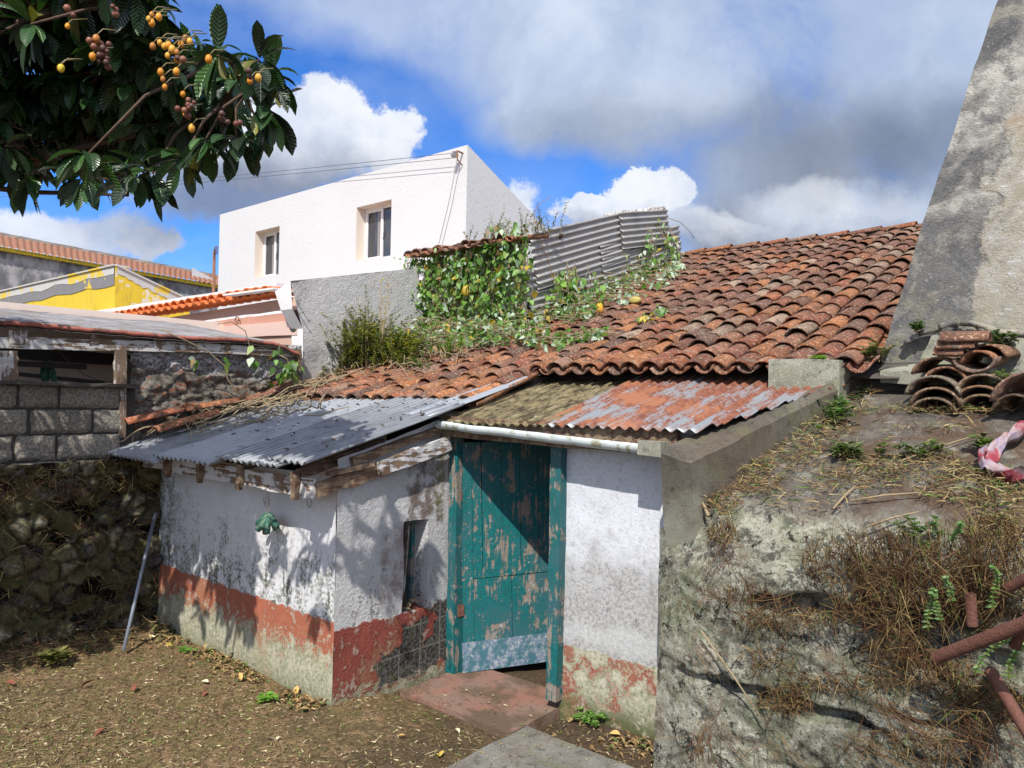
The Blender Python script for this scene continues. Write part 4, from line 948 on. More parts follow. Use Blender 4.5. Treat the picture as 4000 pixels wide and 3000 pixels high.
m = MB(); m.beam((-4.0, -2.4, 2.50), (-3.9, 1.3, 2.42), .06, .12, n=10, jit=.005); m.beam((-3.4, -2.4, 2.36), (-3.3, -.4, 2.34), .03, .05); m.beam((-4.3, -1.0, 2.3), (-3.9, .0, 2.20), .03, .04)
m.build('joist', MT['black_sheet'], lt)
gb = MB(); p = on_x(103, 778, -3.6)
for i in range(7): gb.leaf(p + Vector((rg(.02), rg(.02), 0)), (rg(.12), rg(.12), -1), X, ru(.16, .24), ru(.05, .09), (.02, .12, .07), .1, prof=[.3, .7, 1, .9, .6])
tag(gb.build('plastic_bag', MT['green_tube']), 'crumpled green bag hanging inside the lean-to opening', 'bag')
m = MB(); p0 = on_x(130, 762, -3.3); p1 = on_x(262, 822, -3.3); m.tube([p0 + (p1 - p0) * s + Vector((0, 0, -.10 * math.sin(math.pi * s))) for s in np.linspace(0, 1, 14)], .004, 5)
tag(m.build('cable', MT['wire']), 'dark cable drooping inside the lean-to opening', 'cable')
# crumbling wall between post and grey wall
def old_wall():
    st = .016; L = 1.80; H = 1.15; nu, nv = int(L / st), int(H / st); v = []; c = []
    for i in range(nu + 1):
        for j in range(nv + 1):
            a = L * i / nu; b = H * j / nv; p = Vector((-2.76, -.22 + a, 1.5 + b))
            q = Vector((a * 3.2, 0, b * 9)) + noise.noise_vector(Vector((a * 3, 2, b * 4))) * .7; dist, pts = noise.voronoi(q); e = dist[1] - dist[0]; h = min(1, e / .3) ** .6
            d = .032 * (h - 1) + noise.fractal(p * 8, .6, 2, 6) * .035; k = .5 + .5 * h; v.append(p + X * d); c.append((k, k, k))
    n = nv + 1; m = MB(); m.add(v, [(i * n + j, (i + 1) * n + j, (i + 1) * n + j + 1, i * n + j + 1) for i in range(nu) for j in range(nv)], c)
    o = m.build('rubble_infill', MT['old_rubble'], lt, True); tag(o, 'crumbling clay wall with tile shards and whitewash remains')
    m = MB(); m.bx(-2.95, -2.82, -.2, 1.6, 1.4, 2.42); m.build('infill_core', MT['mortar'], lt)
old_wall()

# ------------------------------------------------------------------ grey roughcast wall
gw = empty('grey_wall', (-2.85, 2.4, 2.0), 'grey roughcast wall with whitened end standing behind the flowering bush', 'wall')
gt0 = on_x(628, 607, -2.8); gt1 = on_x(912, 571, -2.8)
ys0 = on_x(652, 760, -2.8).y
m = MB(); v = []; f = []; nu, nv = 50, 34
for i in range(nu + 1):
    for j in range(nv + 1):
        s, t = i / nu, j / nv; zt = gt0.z + (gt1.z - gt0.z) * s; z = 2.0 + (zt - 2.0) * t
        ya = gt0.y + max(0, min(1, (gt0.z - z) / .55)) * (ys0 - gt0.y + .02); y = ya + (3.55 - ya) * s
        p = Vector((-2.8, y, z)); v.append(p + fld(p, .006, 2) + X * noise.fractal(p * 7, .8, 2, 4) * .006)
m.add(v, [(i * (nv + 1) + j, (i + 1) * (nv + 1) + j, (i + 1) * (nv + 1) + j + 1, i * (nv + 1) + j + 1) for i in range(nu) for j in range(nv)])
m.build('face', MT['grey_wall'], gw, True)
m = MB(); zt0 = gt0.z
pe = [Vector((-2.803, ys0 + .02, 2.0)), Vector((-2.803, ys0 + .02, 2.62)), Vector((-2.803, ys0 + .01, zt0 - .5)), Vector((-2.803, gt0.y + .03, zt0 - .30)), Vector((-2.803, gt0.y, zt0))]
v = pe + [p - X * .22 for p in pe[:-1]] + [pe[-1] - X * .30 - Z * .09]
m.add(v, [(i, i + 1, i + 6, i + 5) for i in range(4)]); m.build('end_face', MT['trim_white'], gw)
m = MB(); m.bx(-3.06, -2.83, ys0 + .16, 3.4, 2.0, zt0 - .14); m.build('core', MT['trim_white'], gw)
m = MB(); m.add([pe[-1] + X * .003 , v[-1], Vector((-3.15, 3.6, gt1.z + .02)), Vector((-2.80, 3.55, gt1.z + .0))], [(0, 1, 2, 3)]); m.build('top', MT['grey_wall'], gw)
for (a, b) in (((618, 640)), ((622, 668))):
    pass
for i, (px, py) in enumerate(((640, 649), (645, 676))):
    p = on_x(px, py, -2.8); m = MB(); m.tube([p, p + Vector((.085, -.005, .0)), p + Vector((.10, -.005, .012))], .006, 6)
    tag(m.build('wall_hook', MT['steel'], gw))

# ------------------------------------------------------------------ white house
wh = empty('white_house', (-9.6, 7, 3), 'new white flat-walled house with two recessed windows on the rise behind', 'house')
WY = 6.8; wl = on_y(475, 467, WY); wr = on_y(1010, 308, WY); ZT = (wl.z + wr.z) / 2
def recess_window(par, x0, x1, z0, z1, y, dep, lab):
    m = MB(); w_ = .0
    m.add([(x0, y, z0), (x0, y + dep, z0), (x0, y + dep, z1), (x0, y, z1), (x1, y, z0), (x1, y + dep, z0), (x1, y + dep, z1), (x1, y, z1)], [(0, 1, 2, 3), (4, 7, 6, 5), (3, 2, 6, 7), (0, 4, 5, 1)])
    wn = m.build('window', MT['white_reveal'], par); tag(wn, lab)
    m = MB(); t = .055; ym = y + dep - .06; xm = x0 + (x1 - x0) * .5
    m.bx(x0, x0 + t, ym, ym + .05, z0, z1); m.bx(x1 - t, x1, ym, ym + .05, z0, z1); m.bx(x0 + t, x1 - t, ym, ym + .05, z0, z0 + t); m.bx(x0 + t, x1 - t, ym, ym + .05, z1 - t, z1)
    m.bx(xm - .03, xm + .03, ym - .015, ym + .035, z0 + t, z1 - t)
    m.bx(x0 + t, x0 + t + .035, ym - .01, ym + .04, z0 + t, z1 - t); m.bx(x0 + t + .035, xm - .03, ym - .01, ym + .04, z0 + t, z0 + t + .04); m.bx(x0 + t + .035, xm - .03, ym - .01, ym + .04, z1 - t - .04, z1 - t)
    m.build('window_frame', MT['upvc'], wn)
    m = MB(); m.bx(xm + .045, xm + .06, ym - .035, ym - .016, z0 + (z1 - z0) * .42, z0 + (z1 - z0) * .55); m.build('handle', MT['upvc'], wn)
    for a, b in ((x0 + t + .03, xm - .03), (xm + .03, x1 - t)):
        m = MB(); m.bx(a, b, ym + .018, ym + .024, z0 + t, z1 - t); m.build('pane', MT['glass'], wn)
    m = MB(); m.bx(xm - .16, xm - .035, ym + .0145, ym + .0165, z0 + t + .045, z1 - t - .045); m.build('curtain', MT['curtain'], wn)
a1 = on_y(549, 604, WY); a2 = on_y(604, 490, WY); b1 = on_y(768, 562, WY); b2 = on_y(846, 428, WY)
za0, za1 = on_y(603, 597, WY).z, a2.z; zb0, zb1 = on_y(843, 546, WY).z, b2.z
wz0 = (za0 + zb0) / 2; wz1 = (za1 + zb1) / 2
m = MB(); L = wr.x - wl.x; H = ZT - 2.0
xs = [wl.x, a1.x, a2.x, b1.x, b2.x, wr.x]; zs = [2.0, wz0, wz1, ZT]
vv = [(x, WY, z) for x in xs for z in zs]; ff = [(i * 4 + j, (i + 1) * 4 + j, (i + 1) * 4 + j + 1, i * 4 + j + 1) for i in range(5) for j in range(3) if not (j == 1 and i in (1, 3))]
o = len(vv); sk = .452; yb = WY + 7; vv += [(wr.x, WY, 2), (wr.x, yb, 2), (wr.x, yb, ZT - 7 * sk), (wr.x, WY, ZT), (wl.x, WY, 2), (wl.x, yb, 2), (wl.x, yb, ZT - 7 * sk), (wl.x, WY, ZT)]
ff += [(o, o + 1, o + 2, o + 3), (o + 4, o + 7, o + 6, o + 5), (o + 1, o + 5, o + 6, o + 2)]
m.add(vv, ff); m.build('wall', MT['white_house'], wh)
m = MB(); m.add([(wr.x, WY, ZT + .0), (wr.x, yb, ZT - 7 * sk), (wl.x, yb, ZT - 7 * sk), (wl.x, WY, ZT)], [(0, 1, 2, 3)]); m.build('roof', MT['white_house'], wh)
recess_window(wh, a1.x, a2.x, wz0, wz1, WY, .30, 'smaller-looking farther window on the left'); recess_window(wh, b1.x, b2.x, wz0, wz1, WY, .30, 'nearer window on the right')
# bracket, pulley and line
ps = on_y(990, 333, WY - .12); m = MB(); m.tube([ps + Vector((0, .12, .05)), ps + Vector((0, -.03, .05)), ps + Vector((0, -.03, -.08))], .02, 6); m.tube([ps + Vector((0, .11, -.18)), ps + Vector((0, -.03, -.10))], .012, 6); m.build('bracket', MT['iron'], wh)
pu = MB(); pc = on_y(981, 334, WY - .16); k = 14; v = []
pu.tube([pc + Vector((-.03, 0, 0)) , pc + Vector((.03, 0, 0))], .065, 12); pu.build('pulley', MT['steel'], wh)
m = MB(); far = on_y(-300, 424, WY - .3); 
for dz in (.03, -.06):
    q0 = pc + Vector((0, 0, dz)); q1 = far + Vector((0, 0, dz * 1.6)); m.tube([q0 + (q1 - q0) * s - Z * (.35 * 4 * s * (1 - s)) for s in np.linspace(0, 1, 24)], .006, 4)
tag(m.build('clothes_line', MT['wire']), 'double washing line running from the white house corner across the sky', 'cable')
m = MB(); q1 = on_y(948, 527, WY - .1)
m.tube([ps, ps + (q1 - ps) * .5 + X * .03, q1], .010, 4); tag(m.build('hanging_rope', MT['steel']), 'pale rope slanting down the white house wall from its pulley', 'rope')

# ------------------------------------------------------------------ pink outbuilding
pk = empty('pink_outbuilding', (-5.5, 2, 2.6), 'pale pink annex with a strip of bright orange tiles beneath the white house', 'outbuilding')
PY = 1.98; pe0 = on_y(250, 690, PY); pe1 = on_y(612, 634, PY)
kx = (pe1.z - pe0.z) / (pe1.x - pe0.x)
m = MB(); m.add([(pe0.x - 1.5, PY + .18, 1.8), (-2.98, PY + .18, 1.8), (-2.98, PY + .18, pe1.z), (pe0.x - 1.5, PY + .18, pe0.z - .1)], [(0, 1, 2, 3)]); m.bx(-12, -3.0, 2.4, 6.7, 0, 3.0); m.build('wall', MT['pink'], pk)
random.seed(4); m = MB(); kk_ = .14
v = []; N = 160; x0 = pe0.x - 1.2; x1 = on_y(600, 630, PY).x
rows = 3
for r in range(rows):
    for s in (0, 1):
        for side in (0, .02):
            for i in range(N + 1):
                x = x0 + (x1 - x0) * i / N; ph = (x / .21) * 2 * math.pi; z = pe0.z + kx * (x - pe0.x) + .045 * math.sin(ph) + kk_ * (r * .3 + s * .32) + (.02 if s == 0 else 0) - side
                v.append((x, PY - .06 + r * .3 + s * .32, z))
f = []
for r in range(rows):
    b = r * 4 * (N + 1)
    for i in range(N): f += [(b + i, b + i + 1, b + 2 * (N + 1) + i + 1, b + 2 * (N + 1) + i), (b + i, b + N + 1 + i, b + N + 2 + i, b + i + 1)]
m = MB(); tile_roof(m, x0, x1 - .1, PY - .10, pe0.z - .035, kk_, PY + .22, .215, .30, None, [(1, 1, 1)], jit=.5); m.V = [(a, b, c + kx * (a - pe0.x)) for a, b, c in m.V]; m.build('roof', MT['tile_new'], pk, True)
m = MB(); wt0 = on_y(205, 684, PY + .5); wt1 = on_y(604, 627, PY + .5); m.beam(wt0 + Z * .04, wt1 + Z * .05, .10, .10, n=10, jit=.004); m.build('roof_edge', MT['trim_white'], pk)
for (p, q, h, mt, nm) in (((395, 716), (652, 684), .13, 'pink_red', 'beam'), ((395, 704), (650, 672), .03, 'trim_white', 'beam_lip')):
    yy = 1.72; m = MB(); m.beam(on_y(*p, yy), on_y(*q, yy), .18, h, n=8, jit=.003); m.build(nm, MT[mt], pk)
m = MB(); m.beam(on_y(505, 640, PY - .10), on_y(614, 626, PY - .10), .3, .02, n=5); m.build('tile_end', MT['trim_white'], pk)
m = MB(); m.beam(on_y(390, 726, 1.65), on_y(650, 708, 1.65), .1, .16, n=5, jit=.003); m.build('lower_wall', MT['pink'], pk)
for px, py in ((512, 692), (634, 680)):
    p = on_y(px, py, 1.6); m = MB(); m.tube([p + Vector((.045 * math.cos(t), 0, .045 * math.sin(t))) for t in np.linspace(0, 5.6, 12)], .008, 5); m.build('ring', MT['iron'], pk)
m = MB(); p = on_y(634, 702, 1.60); m.tube([p, p + Vector((0, .12, 0))], .085, 14); m.build('drain_hole', MT['mortar'], pk)

# ------------------------------------------------------------------ yellow house
yh = empty('yellow_house', (-9, 4, 3), 'yellow gabled house front with peeling grey and white patches', 'house')
YY = 2.6; Xc = on_y(249, 600, YY).x
L0 = on_y(-140, 665, YY); A0 = on_y(249, 574, YY); 
def poly(m, pts, th_, nrm):
    n = len(pts); nrm = Vector(nrm); v = [Vector(p) for p in pts] + [Vector(p) - nrm * th_ for p in pts]
    m.add(v, [tuple(range(n)), tuple(range(2 * n - 1, n - 1, -1))] + [(i, i + n, (i + 1) % n + n, (i + 1) % n) for i in range(n)])
m = MB(); poly(m, [(L0.x, YY, 1.5), (Xc, YY, 1.5), (Xc, YY, A0.z), (L0.x, YY, L0.z)], .2, (0, -1, 0)); m.build('front_wall', MT['yellow'], yh)
# grey repair band and whitish edge strip follow the sloping top
def jag(ax, bx_, dz0, dz1, yy, name, mat, par):
    m = MB(); N = 30; top = []; bot = []
    for i in range(N + 1):
        s = i / N; b = ax * (1 - s) + bx_ * s; top.append(b + Z * (dz0 + .02 * noise.noise(Vector((i * .7, 2, 0))))); bot.append(b + Z * (dz1 * (1 - .0 * s) + .07 * noise.noise(Vector((i * .45, 9, dz1)))))
    for q in top + bot: pass
    n = N + 1; v = top + bot; v = [Vector((p.x, p.y, p.z)) + yy for p in v]; m.add(v, [(i + n, i + n + 1, i + 1, i) for i in range(N)]); m.build(name, mat, par)
jag(L0, A0, -.05, -.36, Vector((0, -.012, 0)), 'repair_band', MT['yellow_patch'], yh)
jag(L0, A0, .0, -.15, Vector((0, -.018, 0)), 'edge_strip', MT['trim_patch'], yh)
Bq = on_x(410, 650, Xc)
A1 = Vector((Xc, YY, on_y(265, 568, YY).z)); d2 = on_x(410, 650, Xc)
m = MB(); poly(m, [(Xc + .01, YY + .004, 1.5), (Xc + .01, d2.y, 1.5), (Xc + .01, d2.y, d2.z), (Xc + .01, YY + .004, A0.z + .0)], .008, (1, 0, 0)); m.build('side_wall', MT['yellow'], yh)
jag(Vector((Xc, YY + .02, A0.z + .02)), Vector((Xc, d2.y, d2.z)), -.0, -.17, Vector((.02, 0, 0)), 'edge_strip', MT['trim_patch'], yh)
m = MB(); m.beam((L0.x, YY + .1, L0.z + .03), (Xc, YY + .1, A0.z + .01), .3, .03); m.beam((Xc - .1, YY, A0.z + .01), (Xc - .1, d2.y, d2.z + .01), .3, .03); m.build('coping', MT['trim_patch'], yh)
# ------------------------------------------------------------------ far house with brown roof
fh = empty('distant_house', (-19, 4, 3), 'long mould-mottled house with brown tiled roof at the far left', 'house')
e0 = on_x(-40, 533, -19.0); e1 = on_x(470, 622, -19.0)
m = MB(); poly(m, [(-19.0, e0.y, 1), (-19.0, e1.y, 1), (-19.0, e1.y, e1.z), (-19.0, e0.y, e0.z)], .3, (1, 0, 0)); m.build('wall', MT['mottled'], fh)
r0 = on_x(-40, 503, -21.4); r1 = on_x(478, 602, -21.4)
m = MB(); N = 46 * 6; v = []; rows = 5; dv = (e1 - e0); Lr = dv.length
for r in range(rows):
    for s in (0, 1):
        for i in range(N + 1):
            t = i / N; a = Vector((-18.8, e0.y + (e1.y - e0.y) * t, e0.z + (e1.z - e0.z) * t - .02)); b = Vector((-21.4, r0.y + (r1.y - r0.y) * t, r0.z + (r1.z - r0.z) * t)); q = (r + s) / rows
            v.append(a * (1 - q) + b * q + Z * (.075 * abs(math.sin(t * 40 * math.pi)) ** .7 + (.035 if s == 0 else 0)))
f = []
for r in range(rows):
    for i in range(N): o = r * 2 * (N + 1); f.append((o + i, o + N + 1 + i, o + N + 2 + i, o + i + 1))
    if r: 
        for i in range(N): o = r * 2 * (N + 1); f.append((o + i, o + i + 1, o - (N + 1) + i + 1, o - (N + 1) + i))
m.add(v, f); m.build('roof', MT['tile_brown'], fh, True)
m = MB(); m.beam(r0 + Z * .05, r1 + Z * .05, .25, .10, n=30, jit=.006); m.build('ridge', MT['grey_course'], fh)
m = MB(); m.beam((-18.9, e0.y, e0.z + .02), (-18.9, e1.y, e1.z + .02), .1, .10); m.build('eave_band', MT['yellow'], fh)
m = MB(); q0 = on_x(415, 578, -20.0); q1 = on_x(478, 612, -20.0); m.add([q0, q1, q1 - Z * .5, q0 - Z * .3], [(0, 3, 2, 1)]); m.bx(-22, -20.2, q0.y, q1.y + 3, 1, q1.z - .1); m.build('annex', MT['white_house'], fh)
# aerial mast
m = MB(); a = on_y(461, 642, 5.5); b = on_y(463, 541, 5.5); m.tube([a, b], .035, 8); mast = m.build('aerial_mast', MT['iron']); tag(mast, 'rusty aerial mast at the left edge of the white house', 'mast')
m = MB()
for dz, l in ((-.02, .22), (-.1, .2), (-.2, .18)): m.tube([b + Vector((-.0, 0, dz)), b + Vector((l, -.1, dz + .04))], .012, 5)
for k in range(5): c = b + Vector((.04 + k * .04, -.03, -.0)); m.tube([c + Vector((0, 0, -.12)), c + Vector((.02, 0, .08))], .007, 4)
recenter(mast, a); q = m.build('aerial', MT['wire'], mast)

# ------------------------------------------------------------------ vine-covered annex with iron screen
an = empty('vine_annex', (-2, 4, 3), 'half-buried shed front with small tiled eave smothered in vines', 'shed')
AY = 3.5; t0 = on_y(925, 556, AY); t1 = on_y(1132, 515, AY)
m = MB(); panel(m, (-2.86, AY, 2.2), X, 1.68, Z, t0.z - 2.2 - .02, .08, .02, 2, hole=(.62, .95, 1.25, 1.55)); m.build('wall', MT['trim_white'], an, True)
m = MB(); m.bx(-2.3, -1.85, AY + .12, AY + .14, 3.4, 3.8); m.build('window', MT['mortar'], an)
m = MB(); random.seed(21); tile_roof(m, -2.98, -1.36, AY - .22, t0.z - .06, .22, AY + .55, .17, .3, None, jit=1.6); m.build('eave_tiles', MT['tile'], an, True)
sc = empty('iron_screen', (-1.2, 5.2, 3.2), 'screen of overlapping old corrugated iron sheets standing beside the tiled roof', 'screen')
SX = -1.17
def scr(p, q, Hh, seed, off, nm='sheet'):
    a = on_x(*p, SX); b = on_x(*q, SX); ev = (b - a); L = ev.length; ev.normalize(); eu = -(Z - ev * ev.z).normalized(); m = MB()
    corr(m, a + X * off, eu, ev, X, Hh, L, .082, .0155, 26, .012, seed, edge=.03); return m.build(nm, MT['sheet_screen'], sc, True)
scr((1138, 505), (1342, 458), .66, 31, .03); scr((1330, 459), (1434, 453), .50, 32, .06)
scr((1132, 588), (1302, 552), .80, 33, .0); scr((1292, 532), (1462, 486), 1.0, 34, .015)
m = MB(); a = on_x(1416, 452, SX); b = on_x(1476, 556, SX - .0); poly(m, [a + Vector((.05, .02, 0)), a + Vector((-.0, .32, -.06)), b + Vector((0, .05, -.1)), b + Vector((.05, -.10, -.1))], .02, (1, 0, 0)); m.build('end_flap', MT['sheet_screen'], sc)
m = MB(); a = on_x(1325, 462, SX - .08); b = on_x(1418, 452, SX - .08); m.beam(a, b, .3, .04, n=6, jit=.004); m.build('cap_tile', MT['tile'], sc)
m = MB(); m.bx(-2.8, SX - .06, AY + .1, 7.4, 2.3, 3.6); m.build('core', MT['interior'], sc)
m = MB(); m.tube([on_x(x_, y_, SX + .06) for x_, y_ in ((1152, 490), (1156, 455), (1165, 440), (1185, 428), (1188, 424))], .0035, 4); m.tube([on_x(x_, y_, SX + .08) for x_, y_ in ((1160, 488), (1170, 530), (1185, 565), (1195, 600), (1205, 640))], .005, 4)
tag(m.build('bare_twig', MT['iron']), 'thin reddish twig trailing over the iron screen and up against the sky', 'twig')

# ------------------------------------------------------------------ loquat tree
def in_poly(x, y, P):
    c = False
    for i in range(len(P)):
        a, b = P[i], P[i - 1]
        if (a[1] > y) != (b[1] > y) and x < (b[0] - a[0]) * (y - a[1]) / (b[1] - a[1]) + a[0]: c = not c
    return c
random.seed(12)
lq = empty('loquat_tree', (-1.9, -4.0, 0), 'loquat tree with long dark glossy leaves and orange fruit overhanging from the upper left', 'tree')
LP = [.06, .55, .92, 1.0, .78, .04]
GRN = [(.018, .045, .014), (.022, .060, .016), (.014, .036, .016), (.030, .080, .020), (.016, .030, .012), (.04, .10, .022)]
cr = MB(); tw = MB(); tips = []
POLY = [(-420, -260), (300, -260), (320, -10), (350, 95), (430, 135), (508, 150), (520, 205), (485, 255), (445, 292), (390, 315), (300, 350), (150, 356), (0, 350), (-420, 345)]
def rosette(p, d, n=9, sc=1.0, col=None):
    d = Vector(d).normalized(); a = d.cross(Vector((.3, .1, 1))).normalized(); b = d.cross(a)
    for i in range(n):
        t = i * 2.4 + ru(-.3, .3); rise = ru(-.25, .75)
        v = (a * math.cos(t) + b * math.sin(t)) * 1.0 + d * rise; v.z -= ru(0, .45)
        L = ru(.11, .215) * sc; c = random.choice(GRN); k = ru(.7, 1.25)
        if rnd() < .03: c = (.16, .16, .03)
        cr.leaf(p + v * .012, v, Z if v.z > -.7 else d, L, L * ru(.30, .38), tuple(q * k for q in c), ru(.5, 1.7), ru(.15, .4), prof=LP, twist=rg(.35))
def okshade(q, soft=True):
    t = q.z / 1.25; gx = q.x - .55 * t; gy = q.y + t
    if gy < .05 and gx > -2.35: return False
    if gx > -.1 and gy < 1.1: return False
    t = -q.y; hx = q.x - .55 * t; hz = q.z - 1.25 * t
    if -1.05 < hx < .1 and .0 < hz < 1.55: return False
    if -1.4 < hx <= -1.05 and .0 < hz < 1.55 and int(q.x * 977) % 2: return False
    t = q.x / .55; y_ = q.y + t; z_ = q.z - 1.25 * t
    if 0 < y_ < 1.2 and 0 < z_ < 1.7: return False
    return True
Q = []
tries = 0
while len(Q) < 430 and tries < 60000:
    tries += 1; x = ru(-200, 560); y = ru(-230, 360)
    if not in_poly(x, y, POLY): continue
    D = ru(2.8, 4.3); p = at_d(x, y, D)
    for _ in range(7):
        if okshade(p): break
        D = ru(2.8, 4.5); p = at_d(x, y, D)
    if any((p - q).length < .058 for q in Q): continue
    Q.append(p)
for x, y, D in ((560, 130, 3.3), (585, 165, 3.4), (580, 235, 3.4), (560, 270, 3.5), (470, 120, 3.2), (330, 20, 3.3), (445, 300, 3.3), (510, 300, 3.4), (290, 375, 3.4), (180, 385, 3.6), (60, 380, 3.7), (395, 345, 3.3), (330, 375, 3.4)): Q.append(at_d(x, y, D))
nin = len(Q)
for i in range(230):          # the part of the crown left of the picture, which shades the rubble wall
    Q.append(Vector((ru(-2.5, -.5), ru(-4.3, -1.7), ru(3.0, 4.3))))
def okq(i, q):
    "keep the crown where its shade falls on the walls and roofs, not on the sunny yard; nothing dips low at the picture's left edge"
    if i >= nin:
        v = cm.inverted() @ (q - CAM).to_4d(); v = (q - CAM) @ cm.to_3x3()
        if v.z < 0 and v.x / -v.z > -.80 and (829.5 - 1600 * v.y / -v.z) > 300: return False
    if i >= nin:
        if not okshade(q): return False
        t = (q.z - 1.75) / 1.25; rx = q.x - .55 * t; ry = q.y + t
        if -1.9 < rx < .2 and -.4 < ry < 1.5 and i % 4: return False
    return True
Q = [q for i, q in enumerate(Q) if okq(i, q)]
trunk = [Vector((-1.9, -4.0, -.1)), Vector((-1.85, -3.9, .9)), Vector((-1.7, -3.6, 1.9)), Vector((-1.55, -3.2, 2.7)), Vector((-1.3, -2.8, 3.3))]
m = MB(); m.tube(trunk, [.14, .12, .105, .095, .085], 12); m.build('trunk', MT['bark'], lq, True)
limbs = []
def limb(pts, r0, r1):
    pts = [Vector(p) for p in pts]; m = MB(); n = len(pts); m.tube(pts, [r0 + (r1 - r0) * i / (n - 1) for i in range(n)], 8); m.build('limb', MT['bark'], lq, True); limbs.extend(pts)
    for i in range(n - 1): limbs.append((pts[i] + pts[i + 1]) / 2)
base = trunk[-1]
limb([base, at_d(-90, 380, 4.2), at_d(90, 345, 3.9), at_d(180, 318, 4.0), at_d(300, 290, 3.9), at_d(430, 250, 3.7), at_d(530, 200, 3.5)], .028, .006)
limb([base, at_d(-80, 250, 4.0), at_d(80, 190, 4.0), at_d(220, 160, 3.9), at_d(340, 130, 3.7), at_d(440, 150, 3.5)], .028, .006)
limb([at_d(-80, 250, 4.0), at_d(20, 60, 3.7), at_d(150, 10, 3.5), at_d(280, 20, 3.4)], .03, .010)
limb([base, at_d(-60, 400, 4.3), at_d(60, 415, 4.1), at_d(180, 418, 3.9), at_d(275, 422, 3.8)], .022, .006)
limb([base, Vector((-1.9, -2.5, 3.5)), Vector((-2.3, -2.1, 3.6)), Vector((-2.7, -1.7, 3.6))], .05, .015)
limb([base, Vector((-1.6, -2.2, 3.7)), Vector((-1.7, -1.7, 3.8))], .04, .015)
limb([base, Vector((-1.2, -2.4, 3.7)), Vector((-.8, -1.9, 3.9)), Vector((-.2, -1.6, 4.1))], .04, .012)
for i, p in enumerate(Q):
    q = min(limbs, key=lambda l: (l - p).length); mid = (p + q) / 2 + Vector((rg(.03), rg(.03), .04))
    tw.tube([q, mid, p], [.010, .007, .005], 5); d = (p - mid).normalized() + Vector((rg(.25), rg(.25), .25))
    rosette(p, d, random.randint(10, 14) if i < nin else 9, 1.0)
# the sprigs standing at the tip
for x, y in ((430 * 1, 92), (530, 118), (560, 138)):
    p = at_d(x, y, 3.35); rosette(p, (0, 0, 1), 7, .45)
tw.build('twigs', MT['bark'], lq, True); o = cr.build('crown', MT['loquat_leaf'], lq, True)
FR = [(208, 84), (132, 12 + 135), (200, 122), (347, 156), (381, 155), (352, 171), (356, 188), (364, 98), (372, 107), (382, 113), (330, 100), (355, 100), (451, 128), (395, 203), (401, 246), (558, 168), (328, 32), (343, 37), (328, 50), (400, 84), (128, 147), (383, 128), (540, 175), (146, 57), (414, 277), (345, 92), (362, 120), (391, 96), (410, 90), (321, 41)]
for i, (x, y) in enumerate(FR):
    p = at_d(x, y, 2.85 + .25 * rnd()); c = random.choice([(.70, .30, .03), (.62, .24, .02), (.68, .36, .05), (.45, .18, .04)])
    if i in (1,): c = (.7, .5, .05)
    m = MB(); r = ru(.010, .0145); pts = [p + Z * (-r * ru(1.15, 1.4) * math.cos(t)) for t in np.linspace(0, math.pi, 8)]; m.tube(pts, [max(.001, r * math.sin(t)) for t in np.linspace(0, math.pi, 8)], 10, c)
    m.tube([p + Z * r, p + Z * (r + .03) + Vector((rg(.01), .02, 0)), p + Vector((-.04, .09, .08))], .0025, 4, (.25, .2, .1)); m.build('fruit', MT['fruit'], lq, True)
DR = [(240, 24), (218, 92), (206, 95), (232, 105), (215, 118), (232, 128), (150, 26), (400, 230), (408, 224), (395, 238), (488, 255), (540, 160), (510, 262), (383, 132)]
for x, y in DR:
    m = MB(); p = at_d(x, y, 2.9)
    for k in range(3):
        q = p + Vector((rg(.012), rg(.012), rg(.012))); r = ru(.009, .015); m.tube([q + Z * (-r * math.cos(t)) for t in np.linspace(0, math.pi, 5)], [max(.001, r * math.sin(t)) for t in np.linspace(0, math.pi, 5)], 6, random.choice([(.16, .06, .045), (.26, .11, .07), (.10, .05, .04)]))
    m.build('shrivelled_fruit', MT['fruit'], lq, True)

# ------------------------------------------------------------------ vines
HEART = [.10, 1.0, .86, .45, .03]
VG = [(.08, .18, .025), (.11, .24, .03), (.05, .115, .02), (.16, .30, .05), (.09, .21, .035), (.18, .26, .06)]
PALE = [(.36, .45, .34), (.30, .40, .30), (.42, .50, .40)]
def vcol(pale=.25, yel=.03):
    r = rnd(); c = random.choice(PALE) if r < pale else ((.45, .33, .04) if r < pale + yel else ((.24, .16, .07) if r < pale + yel + .06 else random.choice(VG))); k = ru(.8, 1.2); return tuple(q * k for q in c)
def vleaf(m, p, L, pale=.25, yel=.03, hang=.8):
    d = Vector((rg(.6), rg(.6) - .15, -hang + rg(.5))); m.leaf(p, d, Vector((rg(.8) + .2, -1 + rg(.8), .5 + rg(.6))), L, L * ru(.38, .8), vcol(pale, yel), .5, ru(.05, .5), prof=HEART)
random.seed(31)
def vine(name, label, fn, cat='vine', group=None):
    lf, st = MB(), MB(); fn(lf, st); root = empty(name, lf.V[0], label, cat, group)
    lf.build('leaves', MT['vine_leaf'], root, True); st.build('stems', MT['stem'], root, True); return root
def strand(lf, st, a, length, wob=.05, step=.05, pale=.22, yel=.03, L=.075, dens=1.0, bare=0.0):
    p = Vector(a); pts = [p.copy()]; n = int(length / step)
    for i in range(n):
        p = p + Vector((rg(wob) * .6, rg(.012), -step)); pts.append(p.copy())
        if rnd() < dens and i / n > bare: vleaf(lf, p + Vector((rg(.045), -abs(rg(.05)), rg(.03))), L * ru(.45, 1.55), pale, yel, ru(.3, 1.2))
    if len(pts) > 1: st.tube(pts, .004, 4)
